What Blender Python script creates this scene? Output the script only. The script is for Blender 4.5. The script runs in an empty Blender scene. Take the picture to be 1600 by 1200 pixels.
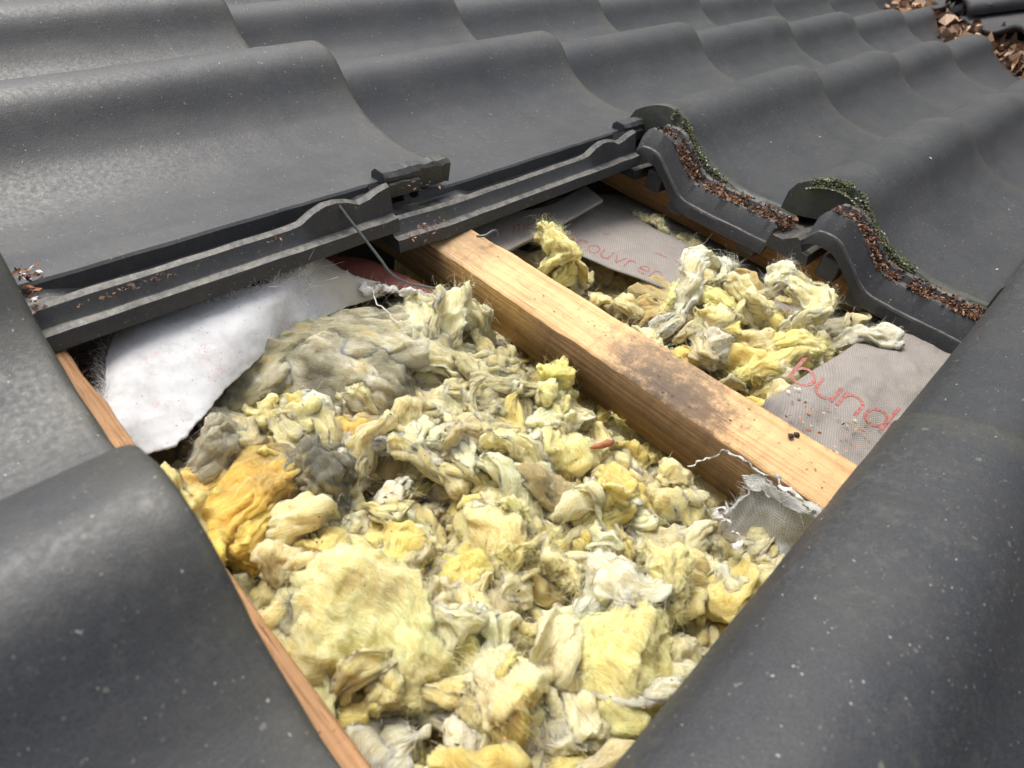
import bpy, bmesh, math, random
import numpy as np
from mathutils import Matrix, Vector
random.seed(7); rng = np.random.default_rng(11)
SC = bpy.context.scene
C = SC.collection
S = 0.25                      # metres per layout unit (layout: x across the roof, y down the slope, z off the slope)
PITCH = math.radians(28)
ROOF = Matrix.Rotation(-PITCH, 4, 'X')          # the slope falls towards +y
# ------------------------------------------------------------------ camera
F_PX = 1009.56
RM = np.array([[0.69578525, 0.69939387, 0.16349648], [0.37642494, -0.54894448, 0.74630036], [-0.61170839, 0.45772063, 0.64521677]])
cam_d = bpy.data.cameras.new('camera'); cam = bpy.data.objects.new('camera', cam_d); C.objects.link(cam)
ax = [Vector((RM[i][1], RM[i][0], RM[i][2])) for i in range(3)]
m = Matrix.Identity(4)
for i in range(3):
    for k in range(3): m[k][i] = ax[i].normalized()[k]
m.translation = Vector((0, 0, S))
cam.matrix_world = ROOF @ m
cam_d.sensor_width = 36; cam_d.lens = 36 * F_PX / 1600
cam_d.clip_start = 0.01; cam_d.clip_end = 500
cam_d.dof.use_dof = True; cam_d.dof.focus_distance = 0.55; cam_d.dof.aperture_fstop = 11
SC.camera = cam
# ------------------------------------------------------------------ light
w = bpy.data.worlds.new('World'); SC.world = w; w.use_nodes = True
nt = w.node_tree; bg = nt.nodes['Background']
sky = nt.nodes.new('ShaderNodeTexSky'); sky.sky_type = 'NISHITA'; sky.sun_disc = False
SUN_EL, SUN_AZ = math.radians(54), math.radians(-52)     # azimuth from +y towards +x
sky.sun_elevation = SUN_EL; sky.sun_rotation = SUN_AZ
sky.air_density = 1.0; sky.dust_density = 3.0
hs = nt.nodes.new('ShaderNodeHueSaturation'); hs.inputs['Saturation'].default_value = 0.3
nt.links.new(sky.outputs[0], hs.inputs['Color']); nt.links.new(hs.outputs[0], bg.inputs[0])
bg.inputs[1].default_value = 0.15
sd = bpy.data.lights.new('sun', 'SUN'); sd.energy = 2.3; sd.angle = math.radians(30); sd.color = (1.0, 0.95, 0.87)
sun = bpy.data.objects.new('sun', sd); C.objects.link(sun)
sdir = Vector((math.cos(SUN_EL) * math.sin(SUN_AZ), math.cos(SUN_EL) * math.cos(SUN_AZ), math.sin(SUN_EL)))
sun.rotation_euler = sdir.to_track_quat('Z', 'Y').to_euler()
SC.view_settings.view_transform = 'Standard'; SC.view_settings.look = 'None'
SC.view_settings.gamma = 1; SC.view_settings.use_curve_mapping = False
SC.view_settings.exposure = 0.62
SC.render.engine = 'CYCLES'

# ------------------------------------------------------------------ helpers
def at(px, py, wz):
    """point of the photograph at height wz above the slope, in layout units (x across, y down slope, z)"""
    r = RM.T @ np.array([(px - 800) / F_PX, -(py - 600) / F_PX, -1.0])
    t = (wz - 1) / r[2]
    return np.array([r[1] * t, r[0] * t, wz])

_perm = rng.permutation(256); _perm = np.concatenate([_perm, _perm, _perm])
_g = rng.normal(size=(256, 3)); _g /= np.linalg.norm(_g, axis=1)[:, None]
def noise(p):
    p = np.asarray(p, float); i = np.floor(p).astype(int); f = p - i; i &= 255
    u = f * f * f * (f * (f * 6 - 15) + 10)
    def g(dx, dy, dz):
        h = _perm[_perm[_perm[(i[..., 0] + dx) & 255] + ((i[..., 1] + dy) & 255)] + ((i[..., 2] + dz) & 255)] & 255
        return (_g[h] * (f - np.array([dx, dy, dz]))).sum(-1)
    x0 = g(0,0,0) * (1-u[...,0]) + g(1,0,0) * u[...,0]; x1 = g(0,1,0) * (1-u[...,0]) + g(1,1,0) * u[...,0]
    x2 = g(0,0,1) * (1-u[...,0]) + g(1,0,1) * u[...,0]; x3 = g(0,1,1) * (1-u[...,0]) + g(1,1,1) * u[...,0]
    y0 = x0 * (1-u[...,1]) + x1 * u[...,1]; y1 = x2 * (1-u[...,1]) + x3 * u[...,1]
    return (y0 * (1-u[...,2]) + y1 * u[...,2]) * 1.6
def vnoise(p): return np.stack([noise(p), noise(p + 31.7), noise(p + 71.3)], -1)
def smooth(a, b, x): t = np.clip((x - a) / (b - a), 0, 1); return t * t * (3 - 2 * t)

def grid_faces(nr, nc, wrap=False, off=0):
    i = np.arange(nr - 1)[:, None]; j = np.arange(nc if wrap else nc - 1)[None, :]; j2 = (j + 1) % nc
    return (np.stack([i * nc + j, i * nc + j2, (i + 1) * nc + j2, (i + 1) * nc + j], -1).reshape(-1, 4) + off)

def mesh(name, verts, faces, mat, tint=None, uv=None, smoothed=True):
    """verts in layout units; faces an (n,4) or (n,3) array or list; tint per vertex rgb; uv per vertex"""
    me = bpy.data.meshes.new(name)
    v = np.asarray(verts, np.float32) * S
    if isinstance(faces, np.ndarray):
        n, k = faces.shape
        me.vertices.add(len(v)); me.vertices.foreach_set('co', v.ravel())
        me.loops.add(n * k); me.loops.foreach_set('vertex_index', faces.astype(np.int32).ravel())
        me.polygons.add(n); me.polygons.foreach_set('loop_start', np.arange(0, n * k, k, dtype=np.int32))
        me.update(calc_edges=True)
    else:
        me.from_pydata([tuple(map(float, q)) for q in v], [], [tuple(map(int, f)) for f in faces]); me.update()
    me.polygons.foreach_set('use_smooth', [smoothed] * len(me.polygons))
    if tint is not None:
        a = me.attributes.new('tint', 'FLOAT_COLOR', 'POINT')
        t = np.ones((len(v), 4), np.float32); t[:, :3] = tint; a.data.foreach_set('color', t.ravel())
    if uv is not None:
        a = me.attributes.new('fib', 'FLOAT_VECTOR', 'POINT')
        t = np.zeros((len(v), 3), np.float32); t[:, :uv.shape[1]] = uv; a.data.foreach_set('vector', t.ravel())
    if mat: me.materials.append(mat)
    return me
TOP = []
def obj(name, me, parent=None, label=None, cat=None, group=None, kind=None, world=False):
    o = bpy.data.objects.new(name, me); C.objects.link(o)
    if parent is not None: o.parent = parent
    elif not world: TOP.append(o)
    if label: o['label'] = label
    if cat: o['category'] = cat
    if group: o['group'] = group
    if kind: o['kind'] = kind
    return o
def box(x0, x1, y0, y1, z0, z1):
    v = np.array([(x, y, z) for z in (z0, z1) for y in (y0, y1) for x in (x0, x1)], float)
    f = [(0,2,3,1), (4,5,7,6), (0,1,5,4), (2,6,7,3), (0,4,6,2), (1,3,7,5)]
    return v, f
def bevel(me, wd, seg=2):
    b = bmesh.new(); b.from_mesh(me)
    bmesh.ops.bevel(b, geom=list(b.edges), offset=wd * S, segments=seg, affect='EDGES'); b.to_mesh(me); b.free()
def subdiv_noise(me, cuts, amp, fr):
    b = bmesh.new(); b.from_mesh(me)
    bmesh.ops.subdivide_edges(b, edges=list(b.edges), cuts=cuts, use_grid_fill=True)
    p = np.array([v.co for v in b.verts]) / S; d = vnoise(p * fr) * amp * S
    for v, q in zip(b.verts, d): v.co += Vector(q)
    b.to_mesh(me); b.free()
def spline(pts, n):
    """Catmull-Rom through pts, n samples"""
    P = np.array(pts, float); k = len(P)
    Q = np.vstack([2 * P[0] - P[1], P, 2 * P[-1] - P[-2]])
    t = np.linspace(0, k - 1 - 1e-9, n); i = t.astype(int); f = (t - i)[:, None]
    a, b, c, d = Q[i], Q[i+1], Q[i+2], Q[i+3]
    return .5 * (2*b + (c-a)*f + (2*a-5*b+4*c-d)*f**2 + (3*b-a-3*c+d)*f**3)
def tube(pts, r, n=8, m_=40):
    P = spline(pts, m_); T = np.gradient(P, axis=0); T /= np.linalg.norm(T, axis=1)[:, None]
    A = np.cross(T, [.3, .2, .9]); A /= np.linalg.norm(A, axis=1)[:, None]; B = np.cross(T, A)
    th = np.linspace(0, 2*np.pi, n, endpoint=False); rr = np.full(m_, r) if np.isscalar(r) else np.interp(np.linspace(0,1,m_), np.linspace(0,1,len(r)), r)
    V = P[:, None] + rr[:, None, None] * (A[:, None] * np.cos(th)[None, :, None] + B[:, None] * np.sin(th)[None, :, None])
    V = V.reshape(-1, 3); F = grid_faces(m_, n, True).tolist()
    F.append(list(range(n))[::-1]); F.append(list(range((m_-1)*n, m_*n)))
    return V, F

# ------------------------------------------------------------------ material helpers
class M:
    def __init__(s, name, rough=.6, spec=.5):
        s.m = bpy.data.materials.new(name); s.m.use_nodes = True; s.t = s.m.node_tree; s.b = s.t.nodes['Principled BSDF']
        s.b.inputs['Roughness'].default_value = rough; s.b.inputs['Specular IOR Level'].default_value = spec
    def n(s, typ, **kw):
        n = s.t.nodes.new('ShaderNode' + typ)
        for k, v in kw.items():
            if k in n.inputs: n.inputs[k].default_value = v
            else: setattr(n, k, v)
        return n
    def l(s, a, b): s.t.links.new(a, b)
    def coord(s, kind='Object', scale=(1,1,1), loc=None):
        if kind == 'fib': a = s.n('Attribute', attribute_name='fib').outputs['Vector']
        else: a = s.n('TexCoord').outputs[kind]
        mp = s.n('Mapping'); mp.inputs['Scale'].default_value = scale; s.l(a, mp.inputs['Vector'])
        if loc is not None: s.l(loc, mp.inputs['Location'])
        return mp.outputs[0]
    def noise(s, vec, scale, detail=4, rough=.55, dist=0):
        n = s.n('TexNoise', Scale=scale, Detail=detail, Roughness=rough, Distortion=dist); s.l(vec, n.inputs['Vector']); return n.outputs['Fac']
    def ramp(s, fac, stops):
        r = s.n('ValToRGB'); e = r.color_ramp.elements
        while len(e) > 1: e.remove(e[0])
        e[0].position, e[0].color = stops[0][0], tuple(stops[0][1]) + (1,) if not np.isscalar(stops[0][1]) else (stops[0][1],)*3 + (1,)
        for p, c in stops[1:]:
            x = e.new(p); x.color = (tuple(c) + (1,)) if not np.isscalar(c) else (c, c, c, 1)
        s.l(fac, r.inputs[0]); return r.outputs[0]
    def mix(s, fac, a, b, mode='MIX'):
        n = s.n('Mix', data_type='RGBA', blend_type=mode)
        for k, v in ((0, fac), (6, a), (7, b)):
            if hasattr(v, 'links'): s.l(v, n.inputs[k])
            else: n.inputs[k].default_value = v if k == 0 else tuple(v) + (1,)
        return n.outputs[2]
    def math(s, op, a, b=0, clamp=False):
        n = s.n('Math', operation=op, use_clamp=clamp)
        for k, v in ((0, a), (1, b)):
            if hasattr(v, 'links'): s.l(v, n.inputs[k])
            else: n.inputs[k].default_value = v
        return n.outputs[0]
    def bump(s, h, dist, strength=1, prev=None):
        n = s.n('Bump', Strength=strength, Distance=dist); s.l(h, n.inputs['Height'])
        if prev is not None: s.l(prev, n.inputs['Normal'])
        return n.outputs[0]
    def col(s, c):
        if hasattr(c, 'links'): s.l(c, s.b.inputs['Base Color'])
        else: s.b.inputs['Base Color'].default_value = tuple(c) + (1,)
    def nor(s, n): s.l(n, s.b.inputs['Normal'])

TILE_L = 1.676
def tile_material(name, clay=False):
    t = M(name, .5, .5)
    rnd = t.n('ObjectInfo').outputs['Random']
    off = t.n('CombineXYZ'); t.l(t.math('MULTIPLY', rnd, 7.0), off.inputs[0]); t.l(t.math('MULTIPLY', rnd, 3.0), off.inputs[1])
    P = t.coord('Object', loc=off.outputs[0])
    base = t.ramp(t.noise(P, 9, 5, .6), [(.3, (.0215, .0225, .0265)), (.7, (.034, .0355, .040))])
    fine = t.ramp(t.noise(P, 1100, 3, .75), [(.33, .55), (.7, 1.6)])
    c = t.mix(1, base, fine, 'MULTIPLY')
    # weathered brownish film
    c = t.mix(t.math('MULTIPLY', t.ramp(t.noise(P, 22, 6, .65), [(.42, 0), (.80, 1)]), .35), c, (.062, .058, .05))
    # algae by the tail edge and in the trough
    xyz = t.n('SeparateXYZ'); t.l(t.n('TexCoord').outputs['Object'], xyz.inputs[0])
    ed = t.math('MULTIPLY', t.math('SUBTRACT', xyz.outputs[1], (TILE_L - .16) * S), 1 / (.16 * S), True)
    ed = t.math('POWER', ed, 1.5)
    ed = t.math('MULTIPLY', ed, t.ramp(t.noise(P, 60, 5, .7), [(.3, .15), (.65, 1)]), True)
    c = t.mix(t.math('MULTIPLY', ed, .6), c, (.070, .066, .042))
    # lichen flecks
    for sc, th, cc, st in ((150, .12, (.15, .15, .125), .6), (300, .11, (.34, .34, .31), .8), (520, .2, (.13, .125, .10), .6)):
        PP = t.coord('Object', (1, 1.0, 1), loc=off.outputs[0])
        wv = t.n('TexNoise', Scale=sc * 2.2, Detail=2.0); t.l(PP, wv.inputs['Vector'])
        dv = t.n('VectorMath', operation='MULTIPLY_ADD'); t.l(wv.outputs['Color'], dv.inputs[0])
        dv.inputs[1].default_value = (.6 / sc,) * 3; t.l(PP, dv.inputs[2])
        vo = t.n('TexVoronoi', Scale=float(sc), Randomness=1.0); t.l(dv.outputs[0], vo.inputs['Vector'])
        sep = t.n('SeparateColor'); t.l(vo.outputs['Color'], sep.inputs[0])
        thr = t.math('MULTIPLY', t.math('POWER', sep.outputs[0], 6.0), th * 1.6)
        k = t.math('MULTIPLY', t.math('LESS_THAN', vo.outputs['Distance'], thr), st)
        c = t.mix(k, c, cc)
    # soft grey brown blotches
    c = t.mix(t.math('MULTIPLY', t.ramp(t.noise(P, 150, 6, .75), [(.50, 0), (.74, 1)]), t.ramp(t.noise(P, 9, 3, .5), [(.42, 0), (.60, .55)])), c, (.085, .08, .066))
    # moss film on the shoulder behind the head channel
    mk = t.math('SUBTRACT', 1.0, t.math('MULTIPLY', t.math('ABSOLUTE', t.math('SUBTRACT', xyz.outputs[1], .218 * S)), 1 / (.045 * S)), True)
    c = t.mix(t.math('MULTIPLY', mk, t.ramp(t.noise(P, 110, 5, .7), [(.38, .0), (.60, .95)])), c, (.045, .052, .026))
    # dust on the ribs of the interlocks
    dm = t.math('MAXIMUM', t.math('LESS_THAN', xyz.outputs[1], .052), t.math('GREATER_THAN', xyz.outputs[0], .61 * S))
    sn = t.n('SeparateXYZ'); t.l(t.n('TexCoord').outputs['Normal'], sn.inputs[0])
    dm = t.math('MULTIPLY', dm, t.ramp(t.noise(P, 130, 5, .75), [(.38, .1), (.62, .9)]))
    dm = t.math('MULTIPLY', dm, t.math('MULTIPLY', t.math('SUBTRACT', sn.outputs[2], .62), 3.0, True))
    c = t.mix(dm, c, (.17, .155, .13))
    t.col(c)
    rg = t.ramp(t.noise(P, 300, 4), [(.3, .42), (.7, .60)]); t.l(rg, t.b.inputs['Roughness'])
    nb = t.bump(t.noise(P, 700, 3, .6), .0004, .35)
    nb = t.bump(t.noise(P, 60, 4, .6), .0012, .25, nb)
    t.nor(nb)
    return t.m
M_TILE = tile_material('tile_engobe')

def wood_material(name, light, dark, grain_axis_scale=(6, 260, 260), grime=.3, weather=0):
    t = M(name, .62, .3)
    P = t.coord('Object', grain_axis_scale)
    Q = t.coord('Object')
    g = t.noise(P, 1.0, 6, .62, .6)
    c = t.ramp(g, [(.3, dark), (.52, light), (.75, tuple(min(1, x * 1.12) for x in light))])
    P2 = t.coord('Object', (26, 800, 800)); k = t.ramp(t.noise(P2, 1, 3, .5), [(.30, 1), (.38, 0)])
    c = t.mix(t.math('MULTIPLY', k, .65), c, tuple(x * .28 for x in dark))
    gr = t.ramp(t.noise(Q, 26, 6, .7), [(.48, 0), (.68, 1)])
    c = t.mix(t.math('MULTIPLY', gr, grime), c, (.10, .065, .035))
    sp = t.ramp(t.noise(Q, 520, 3, .6), [(.66, 0), (.72, 1)])
    c = t.mix(t.math('MULTIPLY', sp, .7), c, (.06, .04, .025))
    t.col(c)
    sw = t.n('TexWave', wave_type='BANDS', bands_direction='X', Scale=26.0, Distortion=3.0, Detail=4.0); sw.inputs['Detail Scale'].default_value = 3; t.l(t.coord('Object', (1, .25, .25)), sw.inputs['Vector'])
    t.nor(t.bump(g, .0016, .8, t.bump(t.noise(Q, 700, 4, .7), .0006, .7, t.bump(sw.outputs['Fac'], .0008, .35))))
    return t
# sawn top with a dirty patch, brown weathered side: one batten, two real surfaces
def batten_top():
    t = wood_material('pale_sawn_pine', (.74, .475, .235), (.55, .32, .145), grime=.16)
    return t
def add_patches(t, patches):
    """dirty patches given as (x, y, rx, ry, strength) in layout units"""
    q = t.n('SeparateXYZ'); t.l(t.n('TexCoord').outputs['Object'], q.inputs[0])
    src = t.b.inputs['Base Color'].links[0].from_socket
    Q = t.coord('Object')
    c = src
    for (x, y, rx, ry, st, cc) in patches:
        dx = t.math('MULTIPLY', t.math('SUBTRACT', q.outputs[0], x * S), 1 / (rx * S)); dy = t.math('MULTIPLY', t.math('SUBTRACT', q.outputs[1], y * S), 1 / (ry * S))
        d = t.math('ADD', t.math('POWER', t.math('ABSOLUTE', dx), 2), t.math('POWER', t.math('ABSOLUTE', dy), 2))
        d = t.math('ADD', d, t.math('MULTIPLY', t.math('SUBTRACT', t.noise(Q, 120, 6, .8), .5), 3.2))
        k = t.ramp(t.math('MULTIPLY', d, .85), [(.1, 1), (1.0, 0)])
        c = t.mix(t.math('MULTIPLY', k, st), c, cc)
    t.l(c, t.b.inputs['Base Color'])

def wool_material(name):
    t = M(name, .9, .15)
    tint = t.n('Attribute', attribute_name='tint').outputs['Color']
    P = t.coord('Object'); Fb = t.coord('fib', (26, 330, 1))
    n1 = t.noise(Fb, 1, 5, .7, 1.2); n2 = t.noise(P, 60, 6, .68, 2.6)
    c = t.mix(1, tint, t.ramp(n1, [(.34, (.76, .73, .62)), (.60, (1.10, 1.10, 1.08))]), 'MULTIPLY')
    c = t.mix(1, c, t.ramp(n2, [(.34, (.88, .82, .64)), (.58, (1.10, 1.09, 1.08))]), 'MULTIPLY')
    # sooty dust and brighter yellow binder, in patches
    c = t.mix(t.math('MULTIPLY', t.ramp(t.noise(P, 22, 5, .65, 1.0), [(.60, 0), (.80, 1)]), .25), c, (.30, .285, .20))
    c = t.mix(t.math('MULTIPLY', t.ramp(t.noise(t.coord('Object', (1,1,1.3)), 30, 4, .6, .5), [(.56, 0), (.74, 1)]), .55), c, (.84, .60, .16))
    sp = t.ramp(t.noise(P, 380, 2, .5), [(.73, 0), (.76, 1)]); c = t.mix(t.math('MULTIPLY', sp, .8), c, (.07, .045, .025))
    t.col(c)
    b = t.bump(n1, .0026, .8); b = t.bump(t.noise(P, 300, 6, .8, 1.6), .0022, .6, b); b = t.bump(n2, .005, .45, b)
    t.nor(b)
    t.b.inputs['Subsurface Weight'].default_value = .6; t.b.inputs['Subsurface Radius'].default_value = (1, .85, .45)
    t.b.inputs['Subsurface Scale'].default_value = .010
    t.b.inputs['Sheen Weight'].default_value = .25; t.b.inputs['Sheen Roughness'].default_value = .6
    return t.m
M_WOOL = wool_material('glass_wool')
def fibre_material(name):
    t = M(name, .7, .2); t.col(t.n('Attribute', attribute_name='tint').outputs['Color'])
    tr = t.n('BsdfTranslucent'); t.l(t.n('Attribute', attribute_name='tint').outputs['Color'], tr.inputs[0])
    mx = t.n('MixShader', Fac=.3); t.l(t.b.outputs[0], mx.inputs[1]); t.l(tr.outputs[0], mx.inputs[2])
    t.l(mx.outputs[0], t.t.nodes['Material Output'].inputs[0]); return t.m
M_FIB = fibre_material('glass_fibre')
def plain(name, c, rough=.6, bump=None, nz=None, spec=.4, metal=0):
    t = M(name, rough, spec); t.b.inputs['Metallic'].default_value = metal
    P = t.coord('Object'); cc = t.ramp(t.noise(P, nz or 60, 5, .65), [(.3, tuple(x * .7 for x in c)), (.7, tuple(min(1, x * 1.2) for x in c))]); t.col(cc)
    if bump: t.nor(t.bump(t.noise(P, bump[0], 4), bump[1], .6))
    return t.m
def tint_mat(name, rough=.7):
    t = M(name, rough, .3); P = t.coord('Object')
    t.col(t.mix(1, t.n('Attribute', attribute_name='tint').outputs['Color'], t.ramp(t.noise(P, 300, 3), [(.3, .7), (.7, 1.2)]), 'MULTIPLY')); return t.m
M_FLAKE = tint_mat('flakes')

# ------------------------------------------------------------------ the pantile
PS = np.array([(-.37,.070),(-.36,.098),(-.335,.125),(-.29,.155),(-.23,.180),(-.17,.190),(-.12,.182),(-.07,.157),(-.03,.122),(0,.094),(.04,.064),(.09,.036),(.15,.014),(.22,-.002),(.30,-.011),(.40,-.011),(.50,-.004),(.57,0)])
def P_(s):
    s = np.asarray(s, float); i = np.clip(np.searchsorted(PS[:, 0], s) - 1, 0, len(PS) - 2)
    x, y = PS[:, 0], PS[:, 1]; mth = np.gradient(y, x)
    h = x[i+1] - x[i]; t = np.clip((s - x[i]) / h, 0, 1)
    return y[i]*(1+2*t)*(1-t)**2 + mth[i]*h*t*(1-t)**2 + y[i+1]*t*t*(3-2*t) + mth[i+1]*h*t*t*(t-1)
UL = [(.578,-.006),(.584,-.048),(.592,-.058),(.63,-.058),(.645,-.03),(.665,.0),(.680,.009),(.697,.003),(.720,-.034),(.724,-.037),(.748,-.040),(.752,-.048),(.760,-.078)]
HEADP = [(0,-.088),(.004,-.080),(.014,-.078),(.018,-.070),(.040,-.008),(.047,-.001),(.052,-.001),(.056,-.026),(.066,-.030),(.145,-.030),(.156,-.004),(.168,0),(.182,-.002),(.192,-.022),(.212,-.022),(.224,.008),(.240,.014),(.27,.010)]
TILE_TILT = .05
def tilt(u): return -TILE_TILT + .085 * np.maximum(0, u - .25) / (TILE_L - .25)
def head_off(u): return np.interp(u, [a for a, b in HEADP] + [.34], [b for a, b in HEADP] + [0.0])
PH = np.array([(-.17,.110),(-.15,.135),(-.13,.147),(-.06,.150),(-.035,.145),(-.01,.128),(.10,.030),(.135,.006),(.17,-.004),(.30,-.006),(.57,0)])
def PH_(s): return (np.interp(s - .008, PH[:, 0], PH[:, 1]) + np.interp(s + .008, PH[:, 0], PH[:, 1]) + np.interp(s, PH[:, 0], PH[:, 1])) / 3 * .93 + .010
def build_tile_mesh():
    us = [a for a, b in HEADP] + list(np.linspace(.32, 1.0, 10)) + [1.04,1.08,1.12,1.16,1.2,1.24,1.28,1.31,1.34,1.355,1.362,1.40,1.44,1.5,1.56,1.62,1.645] + [TILE_L-.016, TILE_L-.007, TILE_L-.002, TILE_L]
    us = np.array(us); nm = 46
    tm = np.linspace(0, 1, nm); rows_t, rows_b = [], []
    for u in us:
        s0 = -.16 if u < .213 else -.37
        s = s0 + (.57 - s0) * tm
        base_p = PH_(s) if u < .213 else P_(s)
        top = base_p + tilt(u) + head_off(u)
        if s0 > -.3: top = top - .035 * np.exp(-((s - s0) / .02) ** 2) * 0.6
        endd = np.interp(u, [TILE_L-.016, TILE_L-.007, TILE_L-.002, TILE_L], [0, -.004, -.010, -.022]); top = top + endd
        th = .042
        bot = top - th
        if u < .035: bot = base_p + tilt(u) - .135
        elif u < .23: bot = base_p + tilt(u) - .085
        sx = list(s); tz = list(top); bz = list(bot); bx = list(s)
        on = u < 1.358
        bmp = .042 * smooth(1.02, 1.12, u) - .03 * math.exp(-((u - 1.25) / .05) ** 2)
        depth = float(smooth(.40, .45, u)) * (1 - float(smooth(1.24, 1.30, u)))
        for (a, b) in UL:
            if on:
                ww = b
                if .58 < a < .65: ww = b * (.45 + .55 * depth)
                if .65 < a < .70: ww = b + bmp
                sx.append(a); tz.append(ww + tilt(u)); bx.append(min(a, .757)); bz.append(tilt(u) - .082)
            else:
                q = (a - .57) / .20
                sx.append(.571 + .012 * q); tz.append(-.03 * q * q + tilt(u) + endd); bx.append(.571 + .012 * q); bz.append(min(bot[-1], tilt(u) - .05))
        rows_t.append(np.stack([sx, np.full(len(sx), u), tz], 1)); rows_b.append(np.stack([bx, np.full(len(bx), u), bz], 1))
    nr = len(us); nc = rows_t[0].shape[0]
    V = np.concatenate(rows_t + rows_b); off = nr * nc
    F = grid_faces(nr, nc).tolist() + [f[::-1] for f in grid_faces(nr, nc, off=off).tolist()]
    for i in range(nr - 1):
        a, b = i * nc, (i + 1) * nc; F.append((a, b, b + off, a + off)); a += nc - 1; b += nc - 1; F.append((b, a, a + off, b + off))
    for j in range(nc - 1):
        F.append((j + 1, j, j + off, j + 1 + off)); a = (nr - 1) * nc + j; F.append((a, a + 1, a + 1 + off, a + off))
    V = V + vnoise(V * 14) * .0022 + vnoise(V * 70) * .0009
    me = mesh('tile', V, F, M_TILE)
    b = bmesh.new(); b.from_mesh(me); bmesh.ops.recalc_face_normals(b, faces=b.faces)
    for e in b.edges:
        if len(e.link_faces) == 2 and e.calc_face_angle(0) > math.radians(27): e.smooth = False
    b.to_mesh(me); b.free()
    return me
TILE_ME = build_tile_mesh()
def stub_mesh():
    """the raised end piece of the side lock"""
    V, F = [], []
    for (x0, x1, y0, y1, z0, z1, ch) in ((.535, .600, 1.405, 1.565, -.03, .052, .014), (.525, .585, 1.560, 1.715, -.035, .046, .012), (.600, .612, 1.42, 1.55, -.03, .018, .004)):
        ys = np.linspace(y0, y1, 9); pr_ = [(x0, z0), (x0, z1 - ch), (x0 + ch, z1), (x1 - ch, z1), (x1, z1 - ch), (x1, z0)]
        b0 = len(V)
        for y in ys:
            for (x, z) in pr_: V.append((x, y, z))
        F += (grid_faces(9, 6, True) + b0).tolist(); F += [tuple(range(b0, b0 + 6)), tuple(range(b0 + 48, b0 + 54))[::-1]]
    V = np.array(V, float); V += vnoise(V * 26) * .006
    me = mesh('lock_end', V, F, M_TILE, smoothed=False)
    b = bmesh.new(); b.from_mesh(me); bmesh.ops.recalc_face_normals(b, faces=b.faces); b.to_mesh(me); b.free()
    return me
STUB_ME = stub_mesh()
nv, nf = box(-.04, .04, 0.02, .10, -.185, -.10); NIB_ME = mesh('nib', nv, nf, M_TILE, smoothed=False); bevel(NIB_ME, .005, 1)

ROOF_O = obj('roof', None, label='main slope of dark grey concrete pantiles around the open hole', cat='roof')
T0U, GAUGE, W, V0 = .180, 1.362, .8666, -3.117
def head_u(row): return T0U + GAUGE * row - TILE_L
# valley line: world coordinates (metres) X + Y = XV
XV = 6.45 * S; XVA = XV - .075
def world_pt(v, u, w_): return ROOF @ Vector((v * S, u * S, w_ * S))
def tile_ok(c, r):
    # removed tiles: runs 2 and 3, rows 1 and 2
    return not (c in (2, 3) and r in (1, 2))
def place_tile(c, r, parent):
    x = V0 + W * c; y = head_u(r)
    p1 = world_pt(x + .1, y + TILE_L, 0); p0 = world_pt(x + .1, y, 0)
    if p0.x + p0.y > XVA - .02: return None
    cut = False
    corner = world_pt(x + .57, y + TILE_L, 0)
    me = TILE_ME
    o = obj('tile', me, parent)
    special = (c, r) in ((1,1),(1,2),(2,3),(3,3),(2,0),(3,0))
    j = 0.3 if special else 1
    o.location = ((x + random.uniform(-.004, .004) * j) * S, (y + random.uniform(-.008, .008) * j) * S, random.uniform(-.003, .003) * S * j)
    if (c, r) == (1, 1): o.location.z += .02 * S
    o.rotation_euler = (random.uniform(-.003, .003) * j, random.uniform(-.006, .006) * j, random.uniform(-.003, .003) * j)
    if corner.x + corner.y > XVA:
        me = TILE_ME.copy(); me.name = 'cut_tile'
        mw = ROOF @ Matrix.LocRotScale(o.location, o.rotation_euler, None)
        b = bmesh.new(); b.from_mesh(me); inv = mw.inverted()
        n = (mw.to_3x3().transposed() @ Vector((1, 1, 0))).normalized(); co = inv @ Vector((XVA / 2, XVA / 2, mw.translation.z))
        r_ = bmesh.ops.bisect_plane(b, geom=list(b.verts) + list(b.edges) + list(b.faces), plane_co=co, plane_no=n, clear_outer=True)
        ed = [e for e in b.edges if e.is_boundary]
        if ed: bmesh.ops.holes_fill(b, edges=ed)
        if len(b.faces) < 10: b.free(); bpy.data.objects.remove(o); return None
        b.to_mesh(me); b.free(); o.data = me
    return o
for r in range(0, 10):
    for c in range(-7, 8):
        if tile_ok(c, r):
            o = place_tile(c, r, ROOF_O)
            if o and (c, r) in ((1, 1), (1, 2)):
                obj('lock_end', STUB_ME, o)
            if o and (c, r) in ((2, 3), (3, 3)):
                for s_, z_ in ((-.03, .03), (.12, -.02), (.50, -.03)):
                    q = obj('nib', NIB_ME, o); q.location = (s_ * S, .0, z_ * S)
for c in range(-3, 7):
    place_tile(c, -1, ROOF_O)

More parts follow.
